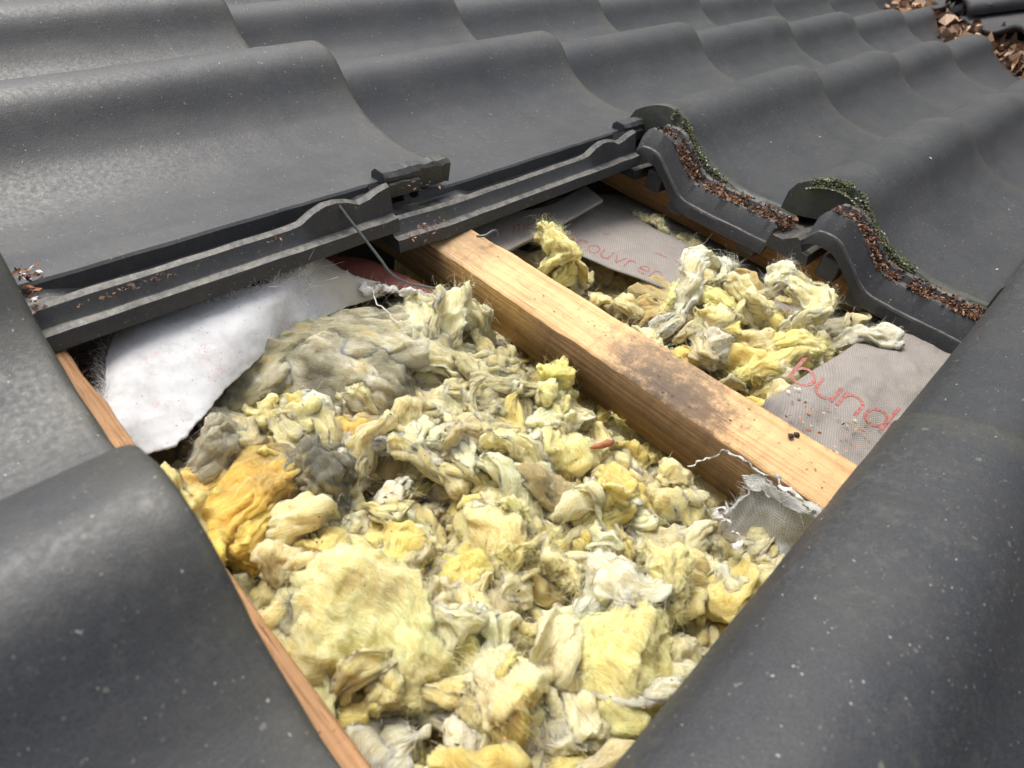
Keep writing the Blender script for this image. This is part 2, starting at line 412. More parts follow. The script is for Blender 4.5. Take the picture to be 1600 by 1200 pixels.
# ------------------------------------------------------------------ structure below the tiles
t = M('dark_board', .9, .1); t.col((.05, .04, .03)); M_DARK = t.m
v, f = box(-9, 5, -2.5, 16, -.90, -.86)
def clipped_board():
    me = mesh('ceiling_board', v, f, M_DARK)
    b = bmesh.new(); b.from_mesh(me); inv = ROOF.inverted()
    n = (ROOF.to_3x3().transposed() @ Vector((1, 1, 0))).normalized(); co = inv @ Vector((XV / 2, XV / 2, 0))
    bmesh.ops.bisect_plane(b, geom=list(b.verts) + list(b.edges) + list(b.faces), plane_co=co, plane_no=n, clear_outer=True)
    bmesh.ops.holes_fill(b, edges=[e for e in b.edges if e.is_boundary]); b.to_mesh(me); b.free(); return me
obj('ceiling', clipped_board(), kind='structure')
tg = M('grass', .9, .1); tg.col(tg.ramp(tg.noise(tg.coord('Object'), 3, 6), [(.3, (.03, .05, .015)), (.7, (.07, .10, .03))]))
gm = bpy.data.meshes.new('ground'); gm.from_pydata([(-300,-300,-3.5),(300,-300,-3.5),(300,300,-3.5),(-300,300,-3.5)], [], [(0,1,2,3)]); gm.materials.append(tg.m)
obj('ground', gm, kind='structure', world=True)

# the middle batten: cream top, brown side
tt = batten_top()
add_patches(tt, [(-.55, 1.47, .25, .13, .8, (.15, .115, .085)), (-.48, 1.42, .20, .08, .85, (.12, .085, .06)), (-.1, 1.5, .35, .2, .3, (.36, .2, .09)), (-1.45, 1.47, .17, .12, .6, (.23, .16, .10)), (-.2, 1.56, .2, .02, .7, (.2, .10, .05)), (-.9, 1.565, .8, .012, .8, (.22, .11, .05))])
M_TOP = tt.m
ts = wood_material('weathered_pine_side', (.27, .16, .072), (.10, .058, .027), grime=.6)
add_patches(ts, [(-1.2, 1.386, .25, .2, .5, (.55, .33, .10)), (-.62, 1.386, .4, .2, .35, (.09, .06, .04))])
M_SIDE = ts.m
def batten(name, x0, x1, y0, y1, zn0, zf0, zn1, zf1, hgt, mt, ms, label):
    """x0..x1 along; zn0/zf0 near/far top heights at x0, zn1/zf1 at x1"""
    n = 120; xs = np.linspace(x0, x1, n); k = (xs - x0) / (x1 - x0)
    zn = zn0 + (zn1 - zn0) * k; zf = zf0 + (zf1 - zf0) * k
    jit = lambda sd, a: noise(np.stack([xs * 9, np.full(n, sd), np.zeros(n)], 1)) * a
    prof = []
    e = .006 + np.abs(jit(3.3, .012))
    prof.append(np.stack([xs, y0 + jit(1.1, .003), zn - hgt], 1))
    prof.append(np.stack([xs, y0 + jit(7.1, .003), zn - hgt * .5], 1))
    prof.append(np.stack([xs, y0 + jit(1.1, .003), zn - e], 1))
    prof.append(np.stack([xs, y0 + e + jit(1.1, .003), zn + jit(2.1, .002)], 1))
    prof.append(np.stack([xs, (y0 + y1) / 2 + xs * 0, (zn + zf) / 2 + jit(8.1, .003)], 1))
    prof.append(np.stack([xs, y1 - .01 + jit(5.1, .006), zf + jit(2.7, .003)], 1))
    prof.append(np.stack([xs, y1 + jit(5.1, .008), zf - .012], 1))
    prof.append(np.stack([xs, y1 + xs * 0, zf - hgt], 1))
    V = np.stack(prof, 1).reshape(-1, 3); F = grid_faces(n, 8, True).tolist(); F += [list(range(8)), list(range((n-1)*8, n*8))[::-1]]
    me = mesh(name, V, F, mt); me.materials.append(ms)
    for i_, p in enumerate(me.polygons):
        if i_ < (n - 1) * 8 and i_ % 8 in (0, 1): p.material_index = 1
    b = bmesh.new(); b.from_mesh(me); bmesh.ops.recalc_face_normals(b, faces=b.faces); b.to_mesh(me); b.free()
    return obj(name, me, label=label, cat='batten')
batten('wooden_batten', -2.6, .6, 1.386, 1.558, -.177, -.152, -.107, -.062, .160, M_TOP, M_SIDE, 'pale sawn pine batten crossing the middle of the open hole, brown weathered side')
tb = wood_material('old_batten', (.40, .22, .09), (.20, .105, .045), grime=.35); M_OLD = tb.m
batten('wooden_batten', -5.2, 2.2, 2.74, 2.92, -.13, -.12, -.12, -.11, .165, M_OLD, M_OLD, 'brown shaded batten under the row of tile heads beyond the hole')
tl = wood_material('orange_batten', (.52, .285, .14), (.30, .145, .065), grime=.25); M_ORANGE = tl.m
bl = batten('wooden_batten', -5.2, 2.2, .06, .236, -.12, -.115, -.11, -.10, .16, M_ORANGE, M_OLD, 'orange batten edge showing below the tile tails nearest the viewer at left')
# ------------------------------------------------------------------ glass wool
def tuft(A, B, wd, th, seed, curl=0, bend=.2, lump=1, na=26, nb=28, up=None, twist=0, sharp=.6):
    A = np.asarray(A, float); B = np.asarray(B, float); L = np.linalg.norm(B - A); T0 = (B - A) / L
    r = np.random.default_rng(seed)
    if up is None: up = np.array([r.normal() * .5, r.normal() * .5, 1.0])
    X = np.cross(up, T0); X /= np.linalg.norm(X); Y = np.cross(T0, X)
    a = (1 - np.cos(np.linspace(0, np.pi, na))) / 2; th_ = np.linspace(0, 2*np.pi, nb, endpoint=False)
    so = r.uniform(0, 200, 3)
    cen = A[None] + T0[None] * (a * L)[:, None]
    arc = np.sin(np.pi * a) ** 1; b1, b2 = r.normal(size=2) * bend
    cen = cen + X[None] * (b1 * L * arc + .5 * bend * L * r.normal() * np.sin(2*np.pi*a))[:, None] + Y[None] * (abs(b2) * L * arc)[:, None]
    prof = np.clip(np.sin(np.pi * a), 0, 1) ** sharp * (1 + .45 * noise(np.stack([a * 2.6 + so[0], a * 0 + so[1], a * 0], 1)))
    ang = th_[None, :]; A2 = a[:, None]
    cx = np.cos(ang); sy = np.sin(ang)
    # longitudinal folds
    q = np.stack([np.broadcast_to(A2 * L * 5, (na, nb)), cx * 1.6 + A2 * 0, sy * 1.6 + A2 * 0], -1) + so
    warp = vnoise(q * .8) * .7
    fold = 1 - 2 * np.abs(noise(q * np.array([1, 1.2, 1.2]) + warp + 9)); fold = fold * .34
    rad = 1 + lump * (.34 * fold + .22 * noise(q * 2.2 + 17 + warp))
    x = wd * cx * prof[:, None] * rad; y = th * sy * prof[:, None] * rad
    if curl:
        R_ = wd / curl; y = y + R_ * (1 - np.cos(x / R_)); x = R_ * np.sin(x / R_)
    if twist:
        ta = twist * (A2 - .5); x, y = x * np.cos(ta) - y * np.sin(ta), x * np.sin(ta) + y * np.cos(ta)
    P = cen[:, None] + X * x[..., None] + Y * y[..., None]
    P = P + vnoise(P * 7 + so) * (.046 * lump) + vnoise(P * 17 + so) * (.012 * lump)
    g1 = np.gradient(P, axis=0); g2 = np.roll(P, -1, 1) - np.roll(P, 1, 1); N_ = np.cross(g2, g1); N_ /= np.linalg.norm(N_, axis=-1)[..., None] + 1e-9
    if (N_ * (P - cen[:, None])).sum() < 0: N_ = -N_
    qq = np.stack([np.broadcast_to(A2 * L * .55, (na, nb)), x + 0 * A2, y + 0 * A2], -1) + so; wq = vnoise(qq * 14) * .028
    puff = np.abs(noise((qq + wq) * 17)) * .030 + np.abs(noise((qq + wq) * 40 + 5)) * .016 + np.abs(noise((qq + wq * 1.4) * 90 + 9)) * .0085 - .011
    P = P + N_ * (puff * (.4 + .6 * lump))[..., None] + vnoise(P * 30 + so) * .007 + vnoise(P * 75 + so) * .0035
    V = P.reshape(-1, 3); F = grid_faces(na, nb, True)
    uv = np.stack([np.broadcast_to(A2 * L + so[0], (na, nb)), np.broadcast_to(ang / (2*np.pi) * (wd + th) * 3.2, (na, nb)) ], -1).reshape(-1, 2)
    # fibres direction per vertex
    tang = np.gradient(P, axis=0).reshape(-1, 3); tang /= np.linalg.norm(tang, axis=1)[:, None] + 1e-9
    nrm = (P - cen[:, None]).reshape(-1, 3); nrm /= np.linalg.norm(nrm, axis=1)[:, None] + 1e-9
    return V, F, uv, tang, nrm
class Wool:
    def __init__(s): s.V, s.F, s.U, s.T, s.n = [], [], [], [], 0; s.fv, s.ff, s.ft, s.fn = [], [], [], 0
    def add(s, tf, tint, fib=40, flen=(.010, .036), fw=.00042, tip=None, mottle=None):
        V, F, uv, tg, nr = tf
        tint = np.asarray(tint, float); tt = np.repeat(tint[None], len(V), 0)
        if tip is not None:
            k = smooth(.25, .9, (uv[:, 0] - uv[:, 0].min()) / np.ptp(uv[:, 0]) + .25 * noise(V * 12))[:, None]; tt = tt * (1 - k) + np.asarray(tip)[None] * k
        if mottle is not None:
            a_ = noise(V * 8 + 11) + .5 * noise(V * 22); k = smooth(-.05, .60, a_)[:, None]; tt = tt * (1 - k) + np.asarray(mottle[0])[None] * k
            k = smooth(.05, .70, noise(V * 9 + 41) + .5 * noise(V * 22 + 4))[:, None]; tt = tt * (1 - k) + np.asarray(mottle[1])[None] * k
        k2 = (1 + .16 * noise(V * 7 + 3))[:, None]; tt = np.clip(tt * k2, 0, .92)
        s.V.append(V); s.F.append(F + s.n); s.U.append(uv); s.T.append(tt); s.n += len(V)
        if fib:
            id_ = rng.integers(0, len(V), fib); ln = rng.uniform(*flen, fib) * np.where(rng.uniform(size=fib) < .06, 1.8, 1)
            d = tg[id_] * rng.choice([-1, 1], fib)[:, None] + rng.normal(size=(fib, 3)) * .38 + nr[id_] * rng.uniform(-.1, .28, fib)[:, None]
            d /= np.linalg.norm(d, axis=1)[:, None]; c = rng.normal(size=(fib, 3)) * .8
            ks = np.linspace(0, 1, 4); P = V[id_][:, None] - nr[id_][:, None] * .003 + (d[:, None] * ks[None, :, None] + c[:, None] * (ks ** 2)[None, :, None] * .6) * ln[:, None, None]
            sd = np.cross(d, rng.normal(size=(fib, 3))); sd /= np.linalg.norm(sd, axis=1)[:, None]
            wv = (fw * (1 - .75 * ks))[None, :, None] * sd[:, None]
            Q = np.stack([P - wv, P + wv], 2).reshape(-1, 3)
            fb = (np.arange(fib) * 8)[:, None, None] + (np.arange(3) * 2)[None, :, None] + np.array([0, 1, 3, 2])[None, None]
            s.fv.append(Q); s.ff.append(fb.reshape(-1, 4) + s.fn); s.fn += len(Q)
            cc = np.clip(tt[id_] * rng.uniform(.85, 1.25, (fib, 1)) + .06, 0, .92); s.ft.append(np.repeat(cc, 8, 0))
    def wisps(s, n, ln=(.05, .13), fw=.0005):
        V = np.concatenate(s.V); T = np.concatenate(s.T); key = (np.floor(V[:, 0] / .015).astype(int) * 2000 + np.floor(V[:, 1] / .015).astype(int))
        o_ = np.lexsort((V[:, 2], key)); last = np.r_[key[o_][1:] != key[o_][:-1], True]; top = o_[last]; id_ = top[rng.integers(0, len(top), n)]
        an = noise(V[id_] * 5) * 9 + rng.normal(size=n) * .7; ks = np.linspace(0, 1, 10); L = rng.uniform(*ln, n)
        an2 = an[:, None] + rng.normal(size=(n, 1)) * 2.2 * ks[None] + rng.normal(size=(n, 1)) * 1.2 * np.sin(ks * 9)[None]
        st = (L / 9)[:, None]; X = np.cumsum(np.cos(an2) * st, 1); Y = np.cumsum(np.sin(an2) * st, 1)
        Z = .004 + .03 * np.sin(np.pi * ks)[None] * rng.uniform(.1, 1, (n, 1)) - .01 * ks[None]
        P = V[id_][:, None] + np.stack([X, Y, Z], -1)
        sd = rng.normal(size=(n, 3)); sd /= np.linalg.norm(sd, axis=1)[:, None]; wv = (fw * (1 - .6 * ks))[None, :, None] * sd[:, None]
        Q = np.stack([P - wv, P + wv], 2).reshape(-1, 3); fb = (np.arange(n) * 20)[:, None, None] + (np.arange(9) * 2)[None, :, None] + np.array([0, 1, 3, 2])[None, None]
        s.fv.append(Q); s.ff.append(fb.reshape(-1, 4) + s.fn); s.fn += len(Q); s.ft.append(np.repeat(np.clip(T[id_] * 1.05 + .08, 0, .92), 20, 0))
    def build(s, name, **kw):
        me = mesh(name, np.concatenate(s.V), np.concatenate(s.F), M_WOOL, np.concatenate(s.T), np.concatenate(s.U))
        o = obj(name, me, **kw)
        if s.fv:
            o2 = obj('fibre', mesh('fibre', np.concatenate(s.fv), np.concatenate(s.ff), M_FIB, np.concatenate(s.ft)), o); o2['kind'] = 'stuff'
        return o
PALE, CREAM, YEL, ORG, GREY, DUST, WHITE = (.94,.785,.385), (.95,.845,.54), (.94,.725,.24), (.92,.56,.08), (.46,.43,.34), (.27,.26,.20), (.90,.85,.66)
def colour_at(px, py):
    c = np.array(PALE); r = random.random()
    if r < .34: c = np.array(CREAM)
    elif r < .52: c = np.array(YEL)
    elif r < .57: c = np.array(WHITE)
    elif r < .68: c = np.array((.80,.70,.40))
    elif r < .76: c = np.array((.68,.59,.36))
    for (x, y, R_, cc) in ((370, 830, 130, ORG), (330, 740, 90, GREY), (520, 560, 110, DUST), (1130, 830, 120, (.60,.58,.42)), (1010, 420, 130, (.60,.56,.38)), (850, 480, 80, (.66,.62,.33)), (620, 690, 50, GREY), (840, 1150, 70, (.55,.52,.36)), (1340, 500, 120, (.55,.53,.40)), (760,600,90,(.50,.47,.28))):
        k = max(0, 1 - math.hypot(px - x, py - y) / R_) ; c = c * (1 - k) + np.array(cc) * k
    return c * random.uniform(.88, 1.08)
def project(p):
    q = RM @ np.array([p[1], p[0], p[2] - 1.0]); return 800 - F_PX * q[0] / q[2], 600 + F_PX * q[1] / q[2]
wool = Wool()
# deep layer: tint darkened to paint shade into the gaps between tufts
seed = 100
def scatter(n, x0, x1, y0, y1, zf, Ls, Ws, tilt_=.42, dirt_shade=1, fib=26, gap=None, res=33):
    global seed
    for _ in range(n):
        x = random.uniform(x0, x1); y = random.uniform(y0, y1); z = zf(x, y) + random.uniform(-.06, .055)
        if gap and gap(x, y): continue
        a = random.uniform(0, 2 * math.pi); L = random.uniform(*Ls) * random.uniform(.8, 1.15); d = np.array([math.cos(a), math.sin(a), random.gauss(0, tilt_)]); d /= np.linalg.norm(d)
        c = np.array([x, y, z]); wd = random.uniform(*Ws); th = wd * random.choice([.4, .55, .7, .9])
        px, py = project(c); seed += 1
        wool.add(tuft(c - d * L / 2, c + d * L / 2, wd, th, seed, curl=random.choice([0, .4, .9]), bend=.22, twist=random.uniform(-1.2, 1.2), na=res, nb=res, sharp=random.uniform(.3, .55)), colour_at(px, py) * dirt_shade, fib)
zl = lambda x, y: -.385 + .10 * float(noise(np.array([x * 3, y * 3, 1.0]))) - .02 * (y - .8)
scatter(150, -1.65, .35, .12, 1.5, lambda x, y: zl(x, y) - .15, (.22, .36), (.07, .12), fib=30, res=24, dirt_shade=np.array((.60,.55,.46)))  # darker tint stands in for shade down in the crevices
scatter(430, -1.25, .28, .14, 1.48, zl, (.10, .26), (.036, .074), fib=210)
scatter(120, -1.0, .2, .2, 1.36, lambda x, y: zl(x, y) + .055, (.08, .20), (.02, .045), fib=210)
# far side of the batten
zr = lambda x, y: -.40 + .16 * math.exp(-((x + .62) / .42) ** 2) * math.exp(-((y - 2.0) / .45) ** 2)
scatter(80, -1.8, .3, 1.5, 2.9, lambda x, y: zr(x, y) - .12, (.22, .34), (.07, .11), fib=30, res=24, dirt_shade=np.array((.60,.55,.46)), gap=lambda x, y: x < -1.0 and y > 1.85)  # here and below, deep tufts carry gap shade in their colour
scatter(40, -1.6, -.8, 1.6, 2.5, lambda x, y: -.50, (.18, .3), (.06, .10), fib=30, res=24, dirt_shade=np.array((.60,.55,.46)))
scatter(46, -.85, .0, 2.2, 2.62, lambda x, y: -.36, (.10, .22), (.03, .06), fib=210, res=32)
scatter(150, -1.35, .2, 1.5, 2.45, zr, (.09, .22), (.025, .055), fib=210, gap=lambda x, y: (x < -.95 and y > 1.95) or x > -.1 or (x + .2 + (y - 1.65) * .0 > 0))
wool.wisps(1800, (.03, .08), .0004)
wool.build('glass_wool', kind='stuff', label='loose heaps of torn pale yellow glass wool filling the hole', cat='insulation')

def lone(name, items, label, cat='insulation'):
    """one distinct wad; items: (p0, w0, p1, w1, width, thick, tint, kwargs)"""
    global seed
    wl = Wool()
    for (p0, w0, p1, w1, wd, th, tint, kw) in items:
        seed += 1; kw = dict(kw); fib = kw.pop('fib', 300) * 4; tip = kw.pop('tip', None); mt_ = kw.pop('mottle', None); fl = (lambda q: (.010, .034))(kw.pop('flen', 0))
        kw.setdefault('na', 60); kw.setdefault('nb', 60)
        wl.add(tuft(at(*p0, w0), at(*p1, w1), wd, th, kw.pop('seed', seed), **kw), tint, fib, fl, tip=tip, mottle=mt_)
    wl.wisps(40 * len(items), (.02, .07), .0004)
    return wl.build(name, label=label, cat=cat)
lone('wool_wad', [((335, 640), -.33, (690, 520), -.30, .20, .10, (.36,.335,.22), dict(mottle=((.17,.155,.11), (.66,.63,.52)), bend=.1, lump=.55, fib=1500, flen=(.012,.05), tip=(.60,.58,.46))),
                  ((420, 570), -.31, (640, 630), -.31, .16, .10, (.30,.285,.20), dict(mottle=((.17,.155,.11), (.66,.63,.52)), bend=.1, lump=.55, fib=1200, flen=(.012,.05)))],
     'large dusty grey wad of glass wool below the white membrane flap')
lone('wool_wad', [((622, 482), -.29, (770, 590), -.33, .10, .055, (.90,.82,.54), dict(bend=.15, curl=1.0)),
                  ((660, 490), -.27, (705, 560), -.27, .075, .04, CREAM, dict(bend=.2, curl=1.4)),
                  ((700, 495), -.27, (790, 540), -.29, .06, .03, (.80,.74,.44), dict(curl=1.2))],
     'pale folded wad of glass wool between the torn flap and the batten')
lone('wool_wad', [((285, 860), -.28, (545, 700), -.29, .10, .045, (.92,.60,.12), dict(bend=.08, curl=.5, tip=(.20,.19,.13), lump=.7, fib=900)),
                  ((470, 715), -.27, (548, 785), -.27, .075, .035, (.16,.155,.12), dict(lump=.8, curl=.8, fib=500, flen=(.02,.06))),
                  ((330, 850), -.30, (470, 830), -.31, .075, .05, (.92,.64,.15), dict(lump=.7)),
                  ((280, 740), -.31, (400, 720), -.33, .09, .06, (.40,.38,.30), dict(lump=.7, fib=700))],
     'orange slab of glass wool with a sooty torn end by the left tiles')
lone('wool_wad', [((560, 745), -.33, (615, 665), -.30, .06, .035, (.62,.61,.58), dict(fib=500, flen=(.015,.05)))], 'silvery grey tuft of glass wool beside the sooty torn end')
lone('wool_wad', [((560, 720), -.32, (590, 660), -.31, .045, .03, (.84,.56,.14), dict(fib=400))], 'small bright orange tuft behind the sooty torn end')
lone('wool_wad', [((430, 900), -.28, (690, 1080), -.30, .135, .07, (.90,.80,.42), dict(lump=.75, bend=.06, fib=1300, flen=(.012,.05))),
                  ((455, 935), -.235, (610, 965), -.255, .055, .03, (.34,.33,.25), dict(lump=.6, fib=500))],
     'broad smooth pillow of glass wool with a grey upper edge, beside the near batten')
lone('wool_wad', [((740, 1030), -.27, (830, 1150), -.30, .105, .06, CREAM, dict(lump=.6, fib=1200, bend=.08, tip=YEL))], 'cream fluffy pillow of glass wool at the near bottom of the hole')
lone('wool_wad', [((900, 1000), -.27, (1060, 1080), -.29, .12, .06, (.93,.83,.38), dict(lump=.7, bend=.1, fib=1000)),
                  ((900, 960), -.27, (1060, 950), -.27, .05, .03, WHITE, dict(fib=600))],
     'thick lemon yellow slab of glass wool beside the large right hand tile roll')
lone('wool_wad', [((1010, 860), -.26, (1055, 960), -.27, .06, .045, (.94,.84,.42), dict(lump=.7, fib=500))], 'bright yellow upright tuft left of the silver scrap')
lone('wool_wad', [((800, 905), -.25, (860, 850), -.235, .028, .022, (.9,.78,.34), dict(bend=.1, fib=210)), ((860, 850), -.235, (900, 930), -.26, .03, .022, (.88,.78,.42), dict(fib=210))],
     'arched strand of glass wool in the middle of the heap')
lone('wool_wad', [((868, 585), -.27, (873, 700), -.31, .040, .035, (.88,.76,.32), dict(bend=.05, fib=210))], 'rolled finger of glass wool standing close to the batten')
lone('wool_wad', [((735, 700), -.27, (830, 760), -.27, .045, .02, (.94,.84,.46), dict(curl=1.2, fib=250)), ((760, 770), -.28, (820, 800), -.27, .05, .015, (.94,.80,.40), dict(fib=250))],
     'flat torn cream flakes of glass wool on top of the heap')
lone('wool_wad', [((840, 430), -.26, (845, 360), -.17, .045, .04, (.86,.76,.34), dict(fib=210)), ((845, 365), -.17, (875, 350), -.15, .018, .014, (.9,.84,.52), dict(fib=210)), ((860, 450), -.30, (885, 400), -.24, .035, .03, (.76,.66,.24), dict(fib=100))],
     'upright tuft of glass wool beside the grey membrane strip')
lone('wool_wad', [((1010, 520), -.24, (1130, 420), -.16, .045, .03, (.9,.86,.66), dict(fib=500, bend=.12)), ((1080, 430), -.17, (1150, 415), -.14, .028, .02, (.9,.86,.66), dict(fib=210))],
     'long whitish rope of glass wool leading towards the tile heads')
lone('wool_wad', [((1045, 480), -.19, (1140, 475), -.18, .055, .03, (.94,.84,.36), dict(lump=.7, fib=400))], 'flat yellow pad of glass wool beyond the batten')
lone('wool_wad', [((1225, 520), -.20, (1215, 430), -.12, .060, .045, (.82,.76,.48), dict(fib=600)), ((1195, 440), -.14, (1235, 425), -.11, .04, .03, (.85,.82,.64), dict(fib=210)), ((1130, 440), -.18, (1190, 500), -.18, .05, .04, (.78,.72,.44), dict(fib=210))],
     'tall greyish tuft of glass wool against the far batten')
lone('wool_wad', [((1085, 560), -.24, (1140, 545), -.21, .055, .05, (.72,.70,.60), dict(lump=.6, fib=500))], 'round grey ball of glass wool next to the batten')
lone('wool_wad', [((1150, 590), -.24, (1290, 540), -.21, .085, .045, (.95,.82,.34), dict(lump=.6, fib=900, bend=.06)), ((1190, 530), -.22, (1290, 545), -.20, .05, .03, (.94,.78,.30), dict(lump=.7, fib=210))],
     'bright yellow slab of glass wool tucked behind the printed membrane')
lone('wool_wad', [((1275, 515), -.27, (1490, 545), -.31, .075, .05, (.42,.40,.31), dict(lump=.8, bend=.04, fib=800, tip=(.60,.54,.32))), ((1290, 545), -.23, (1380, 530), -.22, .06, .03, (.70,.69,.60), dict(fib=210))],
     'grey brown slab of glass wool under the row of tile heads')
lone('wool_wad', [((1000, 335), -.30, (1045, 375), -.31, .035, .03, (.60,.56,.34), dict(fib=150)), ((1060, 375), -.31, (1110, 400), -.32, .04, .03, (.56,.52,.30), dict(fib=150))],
     'small shaded wads of glass wool along the far batten')

# ------------------------------------------------------------------ membranes
def membrane_material(name, c, grid=620, gb=.5, amt=.3, rough=.75, dirt_shade=.4, extra=None):
    t = M(name, rough, .25); P = t.coord('fib'); Q = t.coord('Object')
    w1 = t.n('TexWave', wave_type='BANDS', bands_direction='X', Scale=grid / 6.0, Distortion=.6); t.l(P, w1.inputs['Vector'])
    w2 = t.n('TexWave', wave_type='BANDS', bands_direction='Y', Scale=grid / 6.0, Distortion=.6); t.l(P, w2.inputs['Vector'])
    g = t.math('MULTIPLY', w1.outputs['Fac'], w2.outputs['Fac'])
    cc = t.mix(amt, c, t.ramp(g, [(.2, tuple(x * .62 for x in c)), (.8, tuple(min(.9, x * 1.35) for x in c))]))
    cc = t.mix(t.math('MULTIPLY', t.ramp(t.noise(Q, 45, 6, .7), [(.45, 0), (.7, 1)]), dirt_shade), cc, (.17, .15, .13))
    cc = t.mix(t.math('MULTIPLY', t.ramp(t.noise(Q, 420, 3, .6), [(.66, 0), (.72, 1)]), .6), cc, (.09, .06, .05))
    if extra: cc = extra(t, cc, P, Q)
    t.col(cc); t.nor(t.bump(g, .0006, gb, t.bump(t.noise(Q, 25, 4), .004, .3)))
    return t.m
def patch(name, ta, tb_, mat, rows=24, cols=60, bulge=0., crease=0, thick=.006, wr=.004, wrf=14, fray=0, frayc=(.75,.73,.68), mid=None, **kw):
    """sheet between two splines of (px,py,w)"""
    A = spline([at(*q) for q in ta], cols); B = spline([at(*q) for q in tb_], cols)
    k = np.linspace(0, 1, rows)[:, None, None]
    P = A[None] * (1 - k) + B[None] * k
    if mid is not None:
        Mx = spline([at(*q) for q in mid], cols); P = A[None] * (1-k) * (1-2*k) + Mx[None] * 4 * k * (1-k) + B[None] * k * (2*k - 1)
    P[..., 2] += bulge * np.sin(np.pi * k[..., 0])
    P = P + vnoise(P * wrf) * wr + vnoise(P * wrf * 4 + 5) * wr * .25
    if crease: P[..., 2] -= (np.abs(noise(P * np.array([9, 5, 5]) + 3)) * crease + np.abs(noise(P * np.array([26, 13, 13]) + 8)) * crease * .35)
    if fray:
        e = (np.abs(k[..., 0] - .5) * 2) ** 8
        P = P + vnoise(P * 60) * fray * np.maximum(e, (np.abs(np.linspace(-1, 1, cols))[None] ** 12))[..., None]
    du = np.gradient(P, axis=0); dv = np.gradient(P, axis=1); N = np.cross(dv, du); N /= np.linalg.norm(N, axis=-1)[..., None] + 1e-9
    if N[..., 2].mean() < 0: N = -N
    V = np.concatenate([P.reshape(-1, 3), (P - N * thick).reshape(-1, 3)]); n = rows * cols
    la = np.cumsum(np.linalg.norm(np.diff(P[rows // 2], axis=0), axis=1)); la = np.concatenate([[0], la])
    lb = np.linalg.norm(A[cols // 2] - B[cols // 2]) * np.linspace(0, 1, rows)
    uv = np.stack(np.broadcast_arrays(la[None, :], lb[:, None]), -1).reshape(-1, 2); uv = np.concatenate([uv, uv])
    F = grid_faces(rows, cols).tolist() + [q[::-1] for q in grid_faces(rows, cols, off=n).tolist()]
    for i in range(rows - 1):
        for j in (0, cols - 1): F.append((i*cols+j, (i+1)*cols+j, (i+1)*cols+j+n, i*cols+j+n))
    for j in range(cols - 1):
        for i in (0, rows - 1): F.append((i*cols+j, i*cols+j+1, i*cols+j+1+n, i*cols+j+n))
    me = mesh(name, V, F, mat, uv=uv)
    b = bmesh.new(); b.from_mesh(me); bmesh.ops.recalc_face_normals(b, faces=b.faces); b.to_mesh(me); b.free()
    o = obj(name, me, **kw)
    return o, P, N
GREYM = (.31, .28, .255)
M_MEM = membrane_material('printed_grey_membrane', GREYM, grid=200, amt=.65)
# fray fibres along a polyline
def fray_fibres(parent, pts, n, ln, col, out, fw=.0011, spread=.5):
    P0 = spline(pts, n) + rng.normal(size=(n, 3)) * .004
    d = np.asarray(out)[None] + rng.normal(size=(n, 3)) * spread; d /= np.linalg.norm(d, axis=1)[:, None]; c = rng.normal(size=(n, 3)) * .6
    l = rng.uniform(*ln, n); ks = np.linspace(0, 1, 7)
    P = P0[:, None] + (d[:, None] * ks[None, :, None] + c[:, None] * (ks ** 2)[None, :, None] * .6) * l[:, None, None]
    sd = np.cross(d, rng.normal(size=(n, 3))); sd /= np.linalg.norm(sd, axis=1)[:, None]; wv = (fw * (1 - .7 * ks))[None, :, None] * sd[:, None]
    Q = np.stack([P - wv, P + wv], 2).reshape(-1, 3); fb = ((np.arange(n) * 14)[:, None, None] + (np.arange(6) * 2)[None, :, None] + np.array([0,1,3,2])[None, None]).reshape(-1, 4)
    o = obj('fibre', mesh('fibre', Q, fb, M_FIB, np.repeat(np.clip(np.asarray(col)[None] * rng.uniform(.8, 1.15, (n, 1)), 0, .92), 14, 0)), parent); o['kind'] = 'stuff'; return o
# letters: strokes in a unit cell, drawn as thin raised ink
def arc(cx, cy, rx, ry, a0, a1, n=14): return [(cx + rx * math.cos(math.radians(a)), cy + ry * math.sin(math.radians(a))) for a in np.linspace(a0, a1, n)]
LET = {'b': [[(.12,1.45),(.12,0)], arc(.46,.42,.34,.42,180,-180)], 'u': [[(.1,.85),(.1,.35)] + arc(.42,.35,.32,.35,180,360) , [(.74,.85),(.74,0)]],
 'n': [[(.1,.85),(.1,0)], arc(.42,.48,.32,.36,180,0) + [(.74,0)]], 'd': [arc(.42,.42,.34,.42,0,360), [(.78,1.4),(.78,0)]], 'a': [arc(.42,.42,.34,.42,0,360), [(.78,.85),(.78,0)]],
 'r': [[(.1,.85),(.1,0)], arc(.40,.50,.30,.34,180,50)], 'e': [[(.1,.45),(.76,.45)] + arc(.43,.43,.33,.42,0,310)], 'c': [arc(.46,.42,.36,.42,45,315)], 'o': [arc(.44,.42,.35,.42,0,360)],
 'v': [[(.08,.85),(.42,0),(.76,.85)]], 'm': [[(.1,.85),(.1,0)], arc(.3,.5,.2,.34,180,0)+[(.5,0)], arc(.7,.5,.2,.34,180,0)+[(.9,0)]], '-': [[(.05,.5),(.9,.5)]]}
